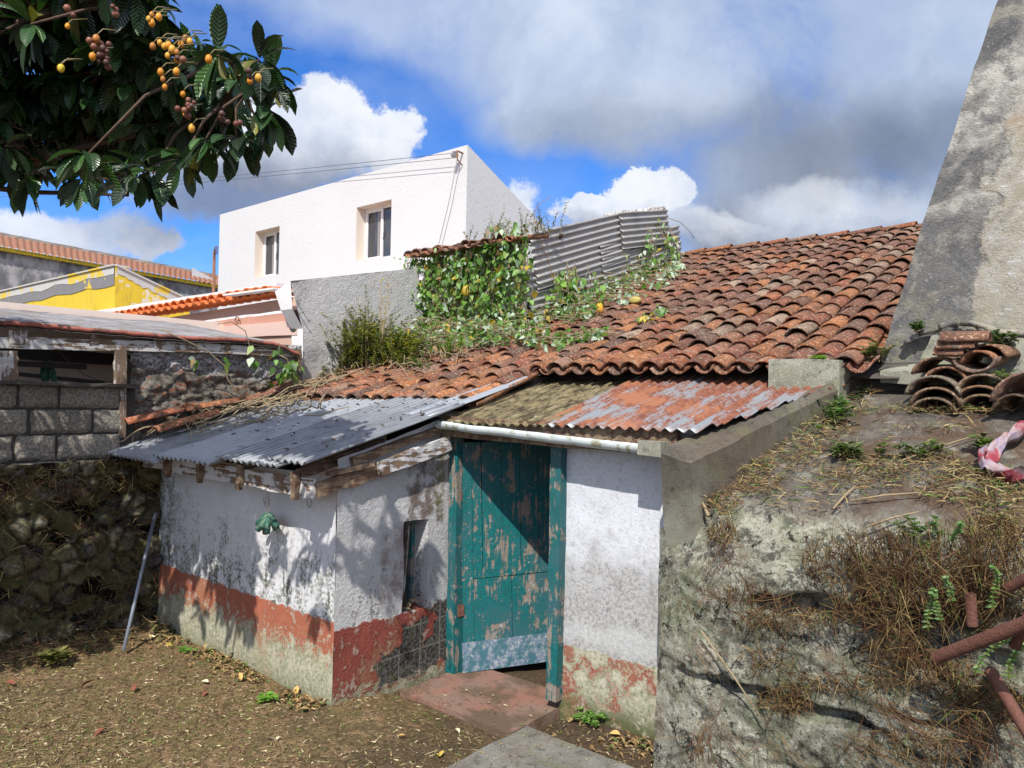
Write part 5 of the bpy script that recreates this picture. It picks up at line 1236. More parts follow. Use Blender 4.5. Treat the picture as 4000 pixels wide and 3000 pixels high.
def wall_vine(lf, st):
    for i in range(210):
        x = ru(-3.02, -1.12) + .1 * noise.noise(Vector((i * .37, 0, 0))); z = 3.92 + .1 * rnd() + (.12 if x > -1.6 else 0); ln = ru(.25, 1.3)
        if rnd() < .45: z -= ru(.2, .8); ln = ru(.2, .6)
        if noise.noise(Vector((x * 4.5, 3, 0))) < -.12 and rnd() < .7: st.tube([(x, 3.42, 3.9), (x + rg(.05), 3.40, 3.4), (x + rg(.1), 3.38, 2.9)], .005, 4); continue
        strand(lf, st, (x, 3.44 - abs(rg(.05)), z), min(ln, z - 2.72), .05, .038, .14, .03, .070, .95)
    for i in range(260): p = Vector((ru(-1.75, -1.12), 3.36 + rg(.06), ru(2.9, 4.15))); vleaf(lf, p, ru(.05, .11), .15, .05)
vine('wall_vine', 'dense green vine curtain hanging over the half-buried shed front', wall_vine)
def on_roof(px, py): return on_pl(px, py, 2.15, 2.38 + .03, K)
def creep(ells, n, L=.08, pale=.45, yel=.03, h=.16, stems=.15):
    def fn(lf, st):
        for i in range(n):
            cx, cy, rx, ry = random.choice(ells); t = ru(0, 6.283); q = rnd() ** .5; p = on_roof(cx + rx * q * math.cos(t), cy + ry * q * math.sin(t)) + Z * (.05 + abs(rg(h * .5)))
            vleaf(lf, p, L * ru(.6, 1.3), pale, yel, ru(-.3, .9))
            if rnd() < stems:
                q_ = p.copy(); pts = [q_.copy()]
                for k in range(6): q_ += Vector((rg(.07), rg(.05), rg(.02))); q_.z = max(q_.z, rz(q_.y) + .05); pts.append(q_.copy())
                st.tube(pts, .005, 4)
    return fn
vine('creeping_vine', 'green and silvery vine spilling onto the clay tiles below the iron screen', creep([(930, 735, 60, 22), (1010, 715, 70, 30), (1090, 690, 70, 35), (1150, 680, 60, 34), (1210, 668, 60, 28), (1270, 655, 50, 24), (1330, 625, 40, 20), (1380, 600, 30, 16), (1120, 728, 70, 18), (1240, 690, 50, 18), (900, 760, 70, 16), (980, 750, 80, 14), (1080, 745, 80, 12)], 2700, .070, .30, .04, .2))
vine('creeping_vine', 'small vine patch with toothed leaves above the middle of the eave', creep([(1180, 752, 45, 9), (1235, 742, 45, 9), (1290, 732, 30, 9)], 150, .08, .3, .02, .05), group=None)
vine('creeping_vine', 'vine tuft with a yellow leaf alone on the mid roof', creep([(1425, 688, 16, 9), (1395, 700, 14, 6)], 36, .08, .3, .2, .06))
vine('creeping_vine', 'trail of silvery vine leaves running up to the ridge end', creep([(1360, 655, 40, 12), (1410, 620, 40, 12), (1445, 605, 26, 9), (1460, 585, 20, 9)], 200, .08, .6, .03, .08))
def screen_vine(lf, st):
    for i in range(32):
        px = ru(1195, 1300); top = 575 + abs(px - 1235) * .5 + rg(8); p = on_x(px, top, SX + .13); strand(lf, st, p, ru(.3, .8), .03, .045, .25, .03, .085, 1.0)
    for i in range(10): p = on_x(ru(1325, 1390), ru(590, 612), SX + .12); strand(lf, st, p, ru(.1, .3), .04, .045, .6, .02, .07, .8)
vine('screen_vine', 'bushy vine clump climbing the lower middle of the iron screen', screen_vine)
def end_vine(lf, st):
    for i in range(30):
        s = rnd(); px = 1425 + 45 * s + rg(6); py = 458 + 95 * s + rg(10); strand(lf, st, on_x(px, py, SX + .07), ru(.15, .5), .05, .045, .3, .03, .08, .85)
    for i in range(8): p = on_x(1405 + rg(5), 505 + rg(14), SX + .12); strand(lf, st, p, ru(.3, .75), .03, .045, .4, .02, .075, .8)
    for i in range(90): p = on_x(1400 + abs(rg(40)), 570 + rg(12), SX + .15) ; vleaf(lf, p, ru(.05, .09), .25)
    st.tube([on_x(a, b, SX + .1) for a, b in ((1440, 470), (1470, 480), (1490, 500), (1500, 515))], .005, 4)
vine('screen_vine', 'vine trailing over the far right end of the iron screen', end_vine)
# pods
for i, (px, py, r, c, lab) in enumerate(((1007, 628, .075, (.50, .36, .05), 'ripe yellow ribbed gourd hanging in the wall vine'), (1295, 678, .07, (.72, .36, .03), 'orange ribbed gourd resting on the tiles'), (1372, 660, .075, (.48, .40, .12), 'pale tan ribbed gourd tilted on the tiles'))):
    p = on_x(px, py, -1.5) if i == 0 else on_roof(px, py) + Z * .06; 
    if i == 0: p = on_y(px, py, 3.3)
    m = MB(); v = []; 
    for a in range(11):
        t = math.pi * a / 10
        for b in range(16):
            u = b / 16 * 6.283; rr = r * .62 * math.sin(t) * (1 + .12 * math.cos(u * 5)); q = Vector((rr * math.cos(u), rr * math.sin(u), r * math.cos(t)))
            if i == 2: q = Vector((q.z, q.x, q.y))
            v.append(q + p)
    m.add(v, [(a * 16 + b, a * 16 + (b + 1) % 16, (a + 1) * 16 + (b + 1) % 16, (a + 1) * 16 + b) for a in range(10) for b in range(16)], c)
    m.tube([p + Z * r * .9, p + Z * (r + .05)], .005, 4, (.3, .3, .1)); tag(recenter(m.build('gourd', MT['fruit'], None, True), p), lab, 'gourd')
m = MB()
fl = empty('vine_flower', on_y(895, 590, 3.3), 'pale lilac vine flower open in the wall vine', 'flower')
for px, py in ((884, 595), (914, 598)):
    p = on_y(px, py, 3.28)
    p = on_y(px + 0, py - 0, 3.28)
for px, py in ((883, 593), (913, 598)):
    m = MB(); p = on_y(px, py + 0, 3.25)
    for k in range(5): t = k * 1.257; m.leaf(p, (math.cos(t), -.5, math.sin(t)), (0, -1, 0), .06, .055, (.62, .56, .68), 0, .1)
    m.build('petals', MT['vine_leaf'], fl)
# ------------------------------------------------------------------ bush with yellow flowers
def stemplant(lf, st, p, h, lean, nl, L, cols, r=.004, fl=None, flc=(.75, .55, .02), w=.35):
    p = Vector(p); pts = [p + Vector((lean[0] * h * s * s, lean[1] * h * s * s, h * s)) + Vector((rg(.008), rg(.008), 0)) for s in np.linspace(0, 1, 7)]; st.tube(pts, [r * (1.2 - .8 * i / 6) for i in range(7)], 4)
    for i in range(nl):
        s = ru(.08, 1) ** .8; k = s * 6; a = int(min(5, k)); q = pts[a] * (1 - (k - a)) + pts[a + 1] * (k - a); t = ru(0, 6.283); c = random.choice(cols); g_ = ru(.8, 1.25)
        lf.leaf(q, (math.cos(t), math.sin(t), ru(.2, 1.1)), Z, L * ru(.7, 1.2) * (1.1 - .4 * s), L * w, tuple(x * g_ for x in c), .5, .2, prof=[.1, 1, .03])
    if fl:
        for i in range(fl):
            q = pts[-1] + Vector((rg(.035), rg(.035), rg(.03) + .01))
            for k in range(5): t = k * 1.257; lf.leaf(q, (math.cos(t), math.sin(t), .4), Z, .016, .013, flc, 0, .1, prof=[.3, 1, .3])
BUSH = [(.14, .18, .04), (.18, .21, .05), (.11, .15, .03), (.22, .26, .06), (.20, .16, .06)]
random.seed(41)
def bush(lf, st):
    for i in range(230):
        px = ru(690, 895); s = (px - 695) / 190; hh = (.34 + .34 * math.exp(-((s - .42) / .28) ** 2)) * ru(.6, 1.05); p = on_roof(px, 800 - 22 * s + rg(8)) - Z * .03
        stemplant(lf, st, p, hh, (rg(.42), rg(.42)), 60, .055, BUSH, .003, 3 if rnd() < .22 else 0, w=.5)
    for px, h in ((707, .75), (742, .62), (790, .95), (793, .8), (845, .6)): stemplant(lf, st, on_roof(px, 800), h * 1.0, (.02 + rg(.03), 0), 110, .042, BUSH, .004, w=.5)
    for (px, py) in ((822, 607), (838, 612), (826, 645), (845, 625), (832, 660), (828, 690)):
        p = on_roof(815, 790); top = on_x(px, py, p.x + .05); st.tube([p, (p + top) / 2 + X * .03, top], .004, 4); stemplant(lf, st, top - Z * .05, .06, (0, 0), 4, .02, BUSH, .003, 6)
vine('flowering_bush', 'tall scrubby bush with small yellow flowers against the grey wall', bush, 'bush')
def ridge_weeds(lf, st):
    for i in range(38):
        x = -2.2 + 1.15 * rnd(); hh = ru(.15, .42) * (1 if x > -1.75 else .7); zt = t0.z + (3.5 + .1 - 3.4) * .40 + .12
        p = Vector((x, ru(3.4, 4.0), t0.z + .03)); p.z += (p.y - 3.4) * .22; stemplant(lf, st, p, hh, (rg(.3), rg(.2)), 34, .045, [(.10, .13, .03), (.17, .15, .06), (.07, .12, .03)], .004, 2 if rnd() < .3 else 0, (.5, .4, .12))
vine('roof_weeds', 'weeds and dry stalks growing on the small vine-covered eave', ridge_weeds, 'weeds')
for lab, (px, py), n, h, L, cols, ncl in (
    ('pale green spiky weed on the tiles left of the wall vine', (968, 770), 9, .24, .05, [(.16, .24, .05), (.22, .30, .07)], 90),
    ('taller pale green spiky weed nearest the wall vine', (1040, 748), 7, .28, .05, [(.16, .24, .05), (.24, .32, .08)], 90),
    ('low leafy green weed in the tiles right of the flowering bush', (900, 795), 22, .12, .05, [(.06, .13, .02), (.10, .17, .03)], 14)):
    def fn(lf, st, px=px, py=py, n=n, h=h, L=L, cols=cols, ncl=ncl):
        for i in range(n): stemplant(lf, st, on_roof(px + rg(12), py + rg(4)), h * ru(.6, 1), (rg(.2), rg(.2)), ncl // 2, L, cols, .004, w=.5)
    vine('weed', lab, fn, 'weed')
def silver(lf, st):
    for i in range(12): p = on_roof(800 + rg(26), 790 + rg(7)) + Z * ru(.03, .13); vleaf(lf, p, .09, .9, 0, .3)
    st.tube([on_roof(760, 800) + Z * .05, on_roof(800, 785) + Z * .12, on_roof(840, 775) + Z * .06], .005, 4)
vine('silver_leaf_sprig', 'sprig of silvery blue-green leaves below the flowering bush', silver, 'sprig')
# vine sprigs in front of the crumbling wall
def sprig(lf, st):
    for (px, py) in ((420, 770), (492, 778), (548, 772), (598, 752), (620, 790), (632, 806), (612, 800), (640, 775)):
        p = on_x(px, py, -2.55)
        for k in range(4): vleaf(lf, p + Vector((rg(.02), rg(.03), rg(.04))), ru(.09, .13), .15, 0, 1.0)
    for i in range(26): p = on_x(622 + rg(16), 792 + rg(14), -2.5); vleaf(lf, p, ru(.06, .11), .1, 0, .8)
    st.tube([on_x(a, b, -2.6) for a, b in ((350, 712), (400, 735), (450, 760), (485, 790), (492, 820), (515, 850), (530, 870))], .006, 5)
    st.tube([on_x(a, b, -2.58) for a, b in ((470, 700), (500, 695), (530, 715), (545, 770), (560, 780))], .005, 5)
    st.tube([on_x(a, b, -2.55) for a, b in ((600, 765), (620, 775), (628, 800), (640, 830))], .007, 5)
vine('vine_sprig', 'loose green vine sprigs dangling before the crumbling wall', sprig, 'vine')
def rs(px, py, h=.03):
    h += .035                          # point on the left sheet roof
    d = ray(px, py); t = (zr(CAM.y) - CAM.z) / (d.z - KR * d.y); p = CAM + d * t; return p + Z * (h + .04)
def rleaf(lf, st):
    for (px, py, n) in ((506, 893, 5), (514, 880, 4), (590, 862, 9), (612, 845, 10), (575, 872, 6), (640, 850, 6), (575, 855, 5)):
        for k in range(n): vleaf(lf, rs(px + rg(8), py + rg(5), .08), ru(.08, .12), .35, 0, .4)
    st.tube([rs(480, 900), rs(510, 880, .1), rs(560, 870)], .005, 5)
vine('vine_sprig', 'green vine leaves lying on the upper left of the grey sheet roof', rleaf, 'vine')
# dry stems lying across the roof
random.seed(51); st = MB()
def wander(a, b, n=16, am=10, fn=rs, h0=.02, h1=.07, r=.007):
    pts = []; o = rnd() * 50
    for i in range(n + 1):
        s = i / n; e = math.sin(math.pi * s) ** .5 if 0 < s < 1 else 0
        px = a[0] + (b[0] - a[0]) * s + noise.noise(Vector((s * 4, o, 0))) * am * 1.6 * e; py = a[1] + (b[1] - a[1]) * s + noise.noise(Vector((s * 5, o, 9))) * am * e; pts.append(fn(px, py, h0 + (h1 - h0) * abs(noise.noise(Vector((s * 4, o, 20)))) * 2))
    st.tube(pts, [r * (1 - .4 * i / n) for i in range(n + 1)], 5, cap=True)
for i in range(16): wander((ru(560, 760), ru(815, 845)), (ru(225, 420), ru(925, 972)), 18, 14, r=ru(.006, .011))
for i in range(22): a = (ru(500, 700), ru(835, 880)); wander(a, (a[0] - ru(40, 150), a[1] + ru(-10, 40)), 10, 22, r=ru(.003, .006))
for i in range(5): wander((ru(380, 440), ru(880, 905)), (ru(400, 460), ru(945, 975)), 8, 18, r=.005)
for i in range(26): a = (ru(440, 690), ru(868, 915)); wander(a, (a[0] - ru(60, 190), a[1] + ru(0, 45)), 12, 20, r=ru(.004, .008))
for i in range(5): a = (ru(520, 680), ru(890, 915)); wander(a, (a[0] + ru(-60, 60), a[1] + ru(-30, 20)), 9, 26, r=.008)
wander((880, 800), (420, 925), 26, 18, r=.010); wander((700, 838), (250, 985), 26, 12, r=.011); wander((640, 880), (460, 905), 12, 9, r=.009); wander((680, 860), (640, 895), 8, 20, r=.008)
dv = empty('dry_vine', rs(500, 900), 'tangle of bare tan vine stems lying across the grey sheet roof', 'dry vine'); st.build('stems', MT['stem'], dv, True)
st = MB()
def rf2(px, py, h): return on_roof(px, py) + Z * h
for i in range(60): a = (ru(640, 1050), 0); a = (a[0], 815 - (a[0] - 640) * .14 + rg(14)); wander(a, (a[0] - ru(-60, 150), a[1] + rg(14)), 10, 16, rf2, .04, .12, ru(.003, .007))
for i in range(10): wander((ru(1000, 1130), ru(730, 760)), (ru(850, 980), ru(750, 785)), 12, 14, rf2, .05, .1, .006)
wander((1265, 697), (1180, 722), 6, 3, rf2, .06, .08, .008)
dv = empty('dry_vine', on_roof(850, 800), 'mat of dry brown stems on the clay tiles below the bush and vines', 'dry vine'); st.build('stems', MT['stem'], dv, True)
random.seed(53)
m = MB(); FW = [(.055, .05), (.4, .0)]
m.tube([rs(655, 915, .0), rs(690, 925, .03), rs(720, 918, .05), rs(755, 905, .03)], [.004, .007, .006, .003], 6)
tag(recenter(m.build('dead_twig', MT['stem']), rs(700, 920)), 'short forked twig on the middle of the grey sheet roof', 'twig')

m = MB()
for i in range(170):      # bits of leaf and twig caught in the valleys of the sheets
    x = ru(-2.6, .05); y = ru(-.3, 1.3); m.leaf((x, y, zr(y) + .085 + ru(0, .02)), (rg(1), rg(1), rg(.2)), Z, ru(.02, .07), ru(.01, .03), random.choice([(.06, .045, .03), (.14, .09, .05), (.22, .15, .08), (.10, .06, .04)]), .2, ru(.2, .9), prof=[.1, 1, .7, .05])
tag(m.build('roof_litter', MT['straw']), 'dark scraps of leaf scattered over the grey sheet roof', 'leaf litter', kind='stuff')
# ------------------------------------------------------------------ spare clay tiles
random.seed(61)
def spare(px, py, w, L, up, ax, lab, y=2.0, c=None, roll=0, tc=None):
    top = on_y(px, py, y); r = w / 2 / 1600 * (top - CAM).length * 1.0
    d = Vector(ax).normalized(); r_ = d.cross(Z).normalized(); n_ = r_.cross(d)
    if roll: M_ = Matrix.Rotation(roll, 3, d); r_ = M_ @ r_; n_ = M_ @ n_
    o = top - n_ * (r * .82) if up else top + n_ * (r * .82)
    m = MB(); v0 = len(m.V); tile(m, Vector((0, 0, 0)), r_, d, n_, L, r, r * .86, up, c or random.choice(TILECOL), 12, .017); ob_ = m.build('roof_tile', MT['tile'], None, True); ob_.location = o
    tag(ob_, lab, 'roof tile', 'spare clay tiles stacked by the chimney'); return ob_
A = (.06, 1, .10)
spare(2014, 858, 84, .42, True, A, 'lowest arched clay tile of the left stack', 1.95, (.16, .12, .08)); spare(2018, 836, 90, .42, True, A, 'second clay tile from the bottom of the left stack', 1.94, (.20, .13, .09)); spare(2012, 811, 96, .42, True, A, 'wide greyish clay tile third from the bottom of the left stack', 1.93, (.17, .15, .12))
spare(2040, 791, 76, .42, True, (.1, 1, .1), 'small red-rimmed clay tile nested right in the left stack', 1.98, (.27, .13, .08)); spare(2020, 771, 86, .42, True, A, 'top brown clay tile of the left stack', 2.0, (.20, .12, .08))
spare(2118, 851, 78, .42, True, (.12, 1, .1), 'lowest clay tile of the right stack', 1.97, (.20, .14, .09)); spare(2113, 832, 88, .42, True, (.12, 1, .1), 'middle clay tile of the right stack', 1.96, (.24, .15, .09)); spare(2120, 807, 92, .42, True, (.12, 1, .1), 'broad pale clay tile topping the right stack', 1.95, (.24, .17, .13))
spare(2104, 806, 74, .40, False, (.1, 1, .1), 'upturned trough-like clay tile lying on the right stack', 1.96, (.17, .12, .10)); spare(2110, 756, 62, .40, True, (.1, 1, .08), 'arched clay tile capping the upturned one', 1.97, (.30, .14, .08))
spare(2128, 742, 70, .42, True, (.1, 1, .08), 'rear arched clay tile standing highest over the right stack', 2.06, (.20, .11, .07))
for i, (a, b, dz, lab) in enumerate((((2035, 737), (2140, 732), 0, 'topmost clay tile lying crosswise on the stacks'), ((2028, 752), (2110, 748), 0, 'second crosswise clay tile just under the topmost'), ((2020, 764), (2085, 764), 0, 'broken clay tile lowest of the crosswise ones'))):
    p = on_y(*a, 2.0); q = on_y(*b, 2.03); d = (q - p); L = d.length; d.normalize(); r_ = Vector((0, 1, 0)); n_ = r_.cross(d) * -1
    if n_.z < 0: n_ = -n_
    m = MB(); tile(m, Vector((0, 0, -.02)), r_, d, n_, L, .10 - i * .01, .085, True, random.choice([(.24, .12, .08), (.19, .10, .07)]), 10, .017); o = m.build('roof_tile', MT['tile'], None, True); o.location = p; tag(o, lab, 'roof tile', 'spare clay tiles stacked by the chimney')
spare(2235, 800, 150, .55, True, (.25, 1, .12), 'large pinkish clay tile cut off by the right picture edge', 1.75, (.27, .16, .13)); spare(2188, 850, 70, .4, True, (.2, 1, .1), 'small clay tile half buried left of the large one', 1.85, (.15, .10, .07))

# ------------------------------------------------------------------ leaning rod, corks, wires, pipe, cloth, sticks
a = on_z(267, 1405, .03); b = on_x(336, 1108, -2.47); m = MB(); m.tube([a, (a + b) / 2 + Vector((.0, .0, .01)), b], .0145, 10); tag(recenter(m.build('metal_rod', MT['rod'], None, True), a), 'pale grey metal tube leaning in the corner by the rubble wall', 'pole')
random.seed(71); hb = on_y(580, 1105, -.10); root = empty('hanging_bundle', hb, 'bunch of faded green plastic tubes hanging from the eave on a string', 'bundle')
for i, (dx, dy, dz, c) in enumerate(((-.75, -.2, -.75, (.02, .10, .075)), (-.35, -.4, -1, (.02, .09, .07)), (.05, -.5, -1, (.05, .13, .08)), (.85, -.1, -.55, (.015, .085, .06)), (.40, -.3, -1, (.02, .10, .08)), (-.25, .0, -1.1, (.18, .045, .025)), (.6, .1, -.9, (.015, .07, .05)))):
    d = Vector((dx, dy, dz)).normalized(); L = ru(.12, .155); p = hb + d * .02; m = MB(); m.tube([p, p + d * .012, p + d * L * .5, p + d * (L - .008), p + d * L], [.012, .019, .022, .022, .016], 12, c); m.build('tube', MT['green_tube'], root, True)
m = MB(); m.tube([hb, hb + Z * .06 + X * .006, hb + Z * .12, on_y(578, 1055, -.17)], .0028, 5)
for k in range(3): m.tube([hb + Z * .05 + Vector((.03 * math.cos(t) * (1 + k * .3) - .03, 0, .02 * math.sin(t) + k * .015)) for t in np.linspace(0, 5.5, 10)], .002, 4)
m.build('string', MT['stem'], root)
for (px, py, r, lab) in ((446, 1018, .035, 'wire loop on the shaded left end of the white wall'), (668, 1085, .03, 'wire loop under the eave near the wall corner')):
    p = on_y(px, py, -.03); m = MB(); m.tube([p + Vector((r * .8 * math.sin(t), 0, r * 1.3 * math.cos(t))) for t in np.linspace(.2, 6.1, 16)], .0022, 5); m.tube([p + Z * r * 1.3, p + Z * (r * 1.3 + .07) + X * .01], .0022, 5); tag(recenter(m.build('wire_loop', MT['wire']), p), lab, 'wire')
# rusty tube frame
pf = empty('rusty_pipe', on_y(2120, 1380, .42), 'rusted iron tube frame jutting from the stone platform at the right edge', 'pipe')
def hollow(m, a, b, r):
    a = Vector(a); b = Vector(b); m.tube([a, a + (b - a) * .5, b], r, 16, cap=False); d = (a - b).normalized(); m.tube([a, a - d * .12], [r * .80, r * .78], 16, cap=False)
    u = d.cross(Z).normalized(); w = d.cross(u); v = []
    for k in range(16): t = 6.2832 * k / 16; e = u * math.cos(t) + w * math.sin(t); v += [a + e * r, a + e * r * .8]
    m.add(v, [(2 * k, 2 * k + 1, (2 * k + 3) % 32, (2 * k + 2) % 32) for k in range(16)])
m = MB(); hollow(m, on_y(2024, 1420, .43), on_y(2290, 1318, .20), .027); m.build('crossbar', MT['rust_pipe'], pf, True)
m = MB(); hollow(m, on_y(2140, 1450, .60), on_y(2290, 1700, .30), .024); m.build('leg', MT['rust_pipe'], pf, True)
m = MB(); hollow(m, on_y(2096, 1282, .58), on_y(2100, 1352, .58), .022); m.build('stub', MT['rust_pipe'], pf, True)
m = MB(); hollow(m, on_y(2178, 1270, .58), on_y(2300, 1205, .45), .022); m.build('upper_bar', MT['rust_pipe'], pf, True)
m = MB(); m.tube([on_y(2190, 1400, .35), on_y(2260, 1250, .35)], .02, 10); m.build('brace', MT['rust_pipe'], pf, True)
# cloth
def cloth():
    m = MB(); c = [(2225, 925), (2180, 950), (2140, 985), (2120, 1005), (2150, 1020), (2185, 1040), (2235, 1030)]; v = []; n = 44; k = 12
    P_ = []
    for px, py in c:
        d = ray(px, py)
        lo_, hi_ = 2.5, 5.2
        for _ in range(30):
            t = (lo_ + hi_) / 2; q = CAM + d * t
            if q.z > tz(q.x, q.y) + .04: lo_ = t
            else: hi_ = t
        P_.append(CAM + d * lo_)
    for i in range(n + 1):
        s = i / n * (len(P_) - 1); a = min(int(s), len(P_) - 2); f_ = s - a; p = P_[a] * (1 - f_) + P_[a + 1] * f_; d = (P_[a + 1] - P_[a]).normalized(); u = d.cross(Vector((0, .4, 1))).normalized()
        for j in range(k + 1):
            w = (j / k - .5) * (.075 + .03 * math.sin(i * .5)); q = p + u * w + Z * (.035 * noise.noise(Vector((i * .25, j * .45, 0))) + .03 * math.sin(j * 1.3 + i * .3)) + Vector((0, 0, .02)); v.append(q)
    m.add(v, [(i * (k + 1) + j, (i + 1) * (k + 1) + j, (i + 1) * (k + 1) + j + 1, i * (k + 1) + j + 1) for i in range(n) for j in range(k)]); o = m.build('cloth', MT['cloth'], None, True); tag(recenter(o, P_[3]), 'twisted crimson and lilac rag lying on the platform top at the right edge', 'rag')
cloth()
def on_top(px, py, h=.015):
    d = ray(px, py); lo_, hi_ = 2.0, 7.0
    for _ in range(26):
        t = (lo_ + hi_) / 2; q = CAM + d * t
        if q.y < .74 or q.z > tz(q.x, q.y) + .008: lo_ = t
        else: hi_ = t
    return CAM + d * lo_ + Z * h
def on_face(px, py, off=.05): return on_y(px, py, .66 - off)
def top_ok(px, py):
    p = on_top(px, py); return .75 < p.y < 2.7 and abs(p.z - tz(p.x, p.y) - .015) < .05
for (a, b, fn, r, lab) in (((1514, 1362), (1652, 1562), on_face, .006, 'long brown stick leaning on the stone face right of the door'), ((1800, 1105), (1852, 1052), on_top, .007, 'short tan stick lying on the platform top'), ((1836, 1088), (1990, 1070), on_top, .006, 'thin reddish stick in the middle of the platform top'), ((1950, 1000), (2130, 940), on_top, .005, 'long straw-coloured stalk pointing at the rag'), ((1870, 1145), (1985, 1112), on_top, .006, 'brown stick near the front rim of the platform top'), ((1530, 1120), (1515, 1088), on_top, .010, 'stubby red-brown stick at the foot of the parapet')):
    p, q = fn(*a), fn(*b); 
    m = MB(); m.tube([p, (p + q) / 2 + Vector((0, 0, .008)), q], [r, r * .9, r * .6], 6); tag(recenter(m.build('stick', MT['stem'], None, True), p), lab, 'stick')

# ------------------------------------------------------------------ dry grass, roots, clippings
STR = [(.26, .19, .09), (.20, .14, .07), (.34, .28, .15), (.15, .09, .045), (.22, .13, .06), (.12, .07, .04), (.30, .24, .10)]
RT = [(.11, .05, .03), (.15, .08, .045), (.08, .045, .03), (.20, .13, .06), (.17, .11, .05)]
GR2 = [(.09, .14, .03), (.12, .19, .05), (.06, .10, .03), (.17, .19, .08)]
def blade(m, p, d, L, w, c, curl=.4, n=4):
    d = Vector(d).normalized(); s = d.cross(Vector((rg(1), rg(1), rg(1)))).normalized(); k = s.cross(d) * rg(curl); v = []; q = Vector(p)
    for i in range(n + 1):
        ww = w * (1 - .7 * i / n) / 2; v += [q - s * ww, q + s * ww]; q = q + d * (L / n); d = (d + k / n + Vector((0, 0, -.06))).normalized()
    g_ = ru(.75, 1.25); m.add(v, [(2 * i, 2 * i + 1, 2 * i + 3, 2 * i + 2) for i in range(n)], tuple(x * g_ for x in c))
random.seed(81)
m = MB()
TOPE = [(1560, 1090, 40, 30, 260), (1640, 1040, 50, 40, 420), (1720, 985, 60, 40, 420), (1780, 930, 60, 35, 420), (1830, 880, 50, 24, 260), (1850, 850, 40, 14, 150), (1950, 890, 60, 10, 130), (2080, 892, 100, 9, 200), (1960, 1010, 130, 22, 420), (2080, 1055, 110, 40, 520), (1850, 1040, 120, 26, 380), (2160, 1080, 60, 70, 520), (2000, 930, 140, 12, 130), (1560, 1130, 30, 14, 120), (2150, 1160, 70, 40, 520), (1760, 1080, 120, 30, 150), (1900, 980, 160, 30, 200)]
for cx, cy, rx, ry, n in TOPE:
    for i in range(int(n * .8)):
        t = ru(0, 6.283); q = rnd() ** .5; px, py = cx + rx * q * math.cos(t), cy + ry * q * math.sin(t)
        if not top_ok(px, py): continue
        p = on_top(px, py, .01 + abs(rg(.015))); blade(m, p, (rg(1), rg(1), abs(rg(.25))), ru(.02, .10), ru(.003, .008), random.choice(STR + STR + GR2), 1.2)
tag(m.build('dry_clippings', MT['straw']), 'dry grass clippings strewn over the platform top', 'clippings', kind='stuff')
m = MB(); random.seed(83)
FE = [(1790, 1215, 60, 50, 260, .09), (1900, 1220, 80, 60, 560, .13), (1880, 1310, 80, 50, 330, .11), (2040, 1260, 110, 80, 650, .17), (2150, 1250, 80, 110, 520, .18), (1700, 1330, 120, 22, 420, .09), (1600, 1290, 60, 16, 160, .08), (1560, 1155, 30, 22, 220, .07), (1700, 1510, 60, 30, 300, .08), (1800, 1470, 120, 24, 330, .08), (1990, 1440, 110, 40, 520, .10), (2120, 1510, 90, 60, 420, .10), (1660, 1420, 60, 30, 170, .08), (2000, 1600, 160, 40, 300, .10), (1940, 1370, 60, 40, 260, .12)]
for cx, cy, rx, ry, n, L in FE:
    for i in range(n):
        t = ru(0, 6.283); q = rnd() ** .5; px, py = cx + rx * q * math.cos(t), cy + ry * q * math.sin(t); px = min(px, 2290); p = on_face(px, py, ru(-.05, .06))
        up = cy < 1330 and rnd() < .6
        d = (rg(.35) - .05, -.25 + rg(.3), 1.0) if up else (rg(.9), -.3 + rg(.3), rg(.7) - .35)
        blade(m, p, d, L * ru(.5, 1.4), ru(.0025, .006), random.choice(RT + STR[:2] + ([] if rnd() < .88 else GR2)), .7, 5)
m.C = [(a * .72, b * .72, c * .68) for a, b, c in m.C]
tag(m.build('dry_grass', MT['straw']), 'brown dead grass and fern stalks sprouting from the stone face', 'dry grass', kind='stuff')
m = MB(); random.seed(84)
for (cx, cy, n, L, dx) in ((1565, 1175, 46, .30, -.1), (1530, 1560, 40, .34, 0), (1510, 1570, 30, .3, 0), (1540, 1270, 26, .14, -.3), (1480, 1280, 20, .14, .3), (1700, 1290, 24, .3, -1.2), (1660, 1590, 26, .35, .6), (1850, 1600, 30, .5, 1.5), (2050, 1560, 30, .45, 1.4), (1500, 1400, 30, .18, 1.5), (1900, 1500, 40, .35, 1.6)):
    for i in range(int(n * .6)):
        p = on_face(cx + rg(22), cy + rg(16), .03 + .02 * rnd()); d = Vector((dx + rg(.6), rg(.08), -1 + rg(.5))).normalized(); pts = [p]
        for k in range(7): d = (d + Vector((rg(.16), rg(.03), rg(.1)))).normalized(); p = p + d * L * ru(.5, 1) / 7; pts.append(Vector((p.x, min(p.y, .60), p.z)))
        m.tube(pts, .0012, 3, random.choice(RT), cap=False)
tag(m.build('hanging_roots', MT['straw']), 'thin reddish roots trailing down the stone face', 'roots', kind='stuff')
def fern(p, h, lean, n=12, c=(.11, .20, .05)):
    lf = MB(); st = MB(); p = Vector(p); h *= .85; pts = [p + Vector((lean * h * s * s + .012 * math.sin(s * 5 + h * 40), -.10 * s * s, h * (s - .25 * s ** 3))) for s in np.linspace(0, 1, n + 1)]; st.tube(pts, .003, 4, (.1, .12, .03))
    for i in range(1, n + 1):
        for s_ in (-1, 1): lf.leaf(pts[i], (s_, -.25 + rg(.4), .1 + rg(.3)), (rg(.3), -1, .3), .021 * (1.2 - .5 * i / n) * ru(.7, 1.2), .013, tuple(x * ru(.8, 1.2) for x in c), .3, .1, prof=[.5, 1, .6, .05])
    return lf, st
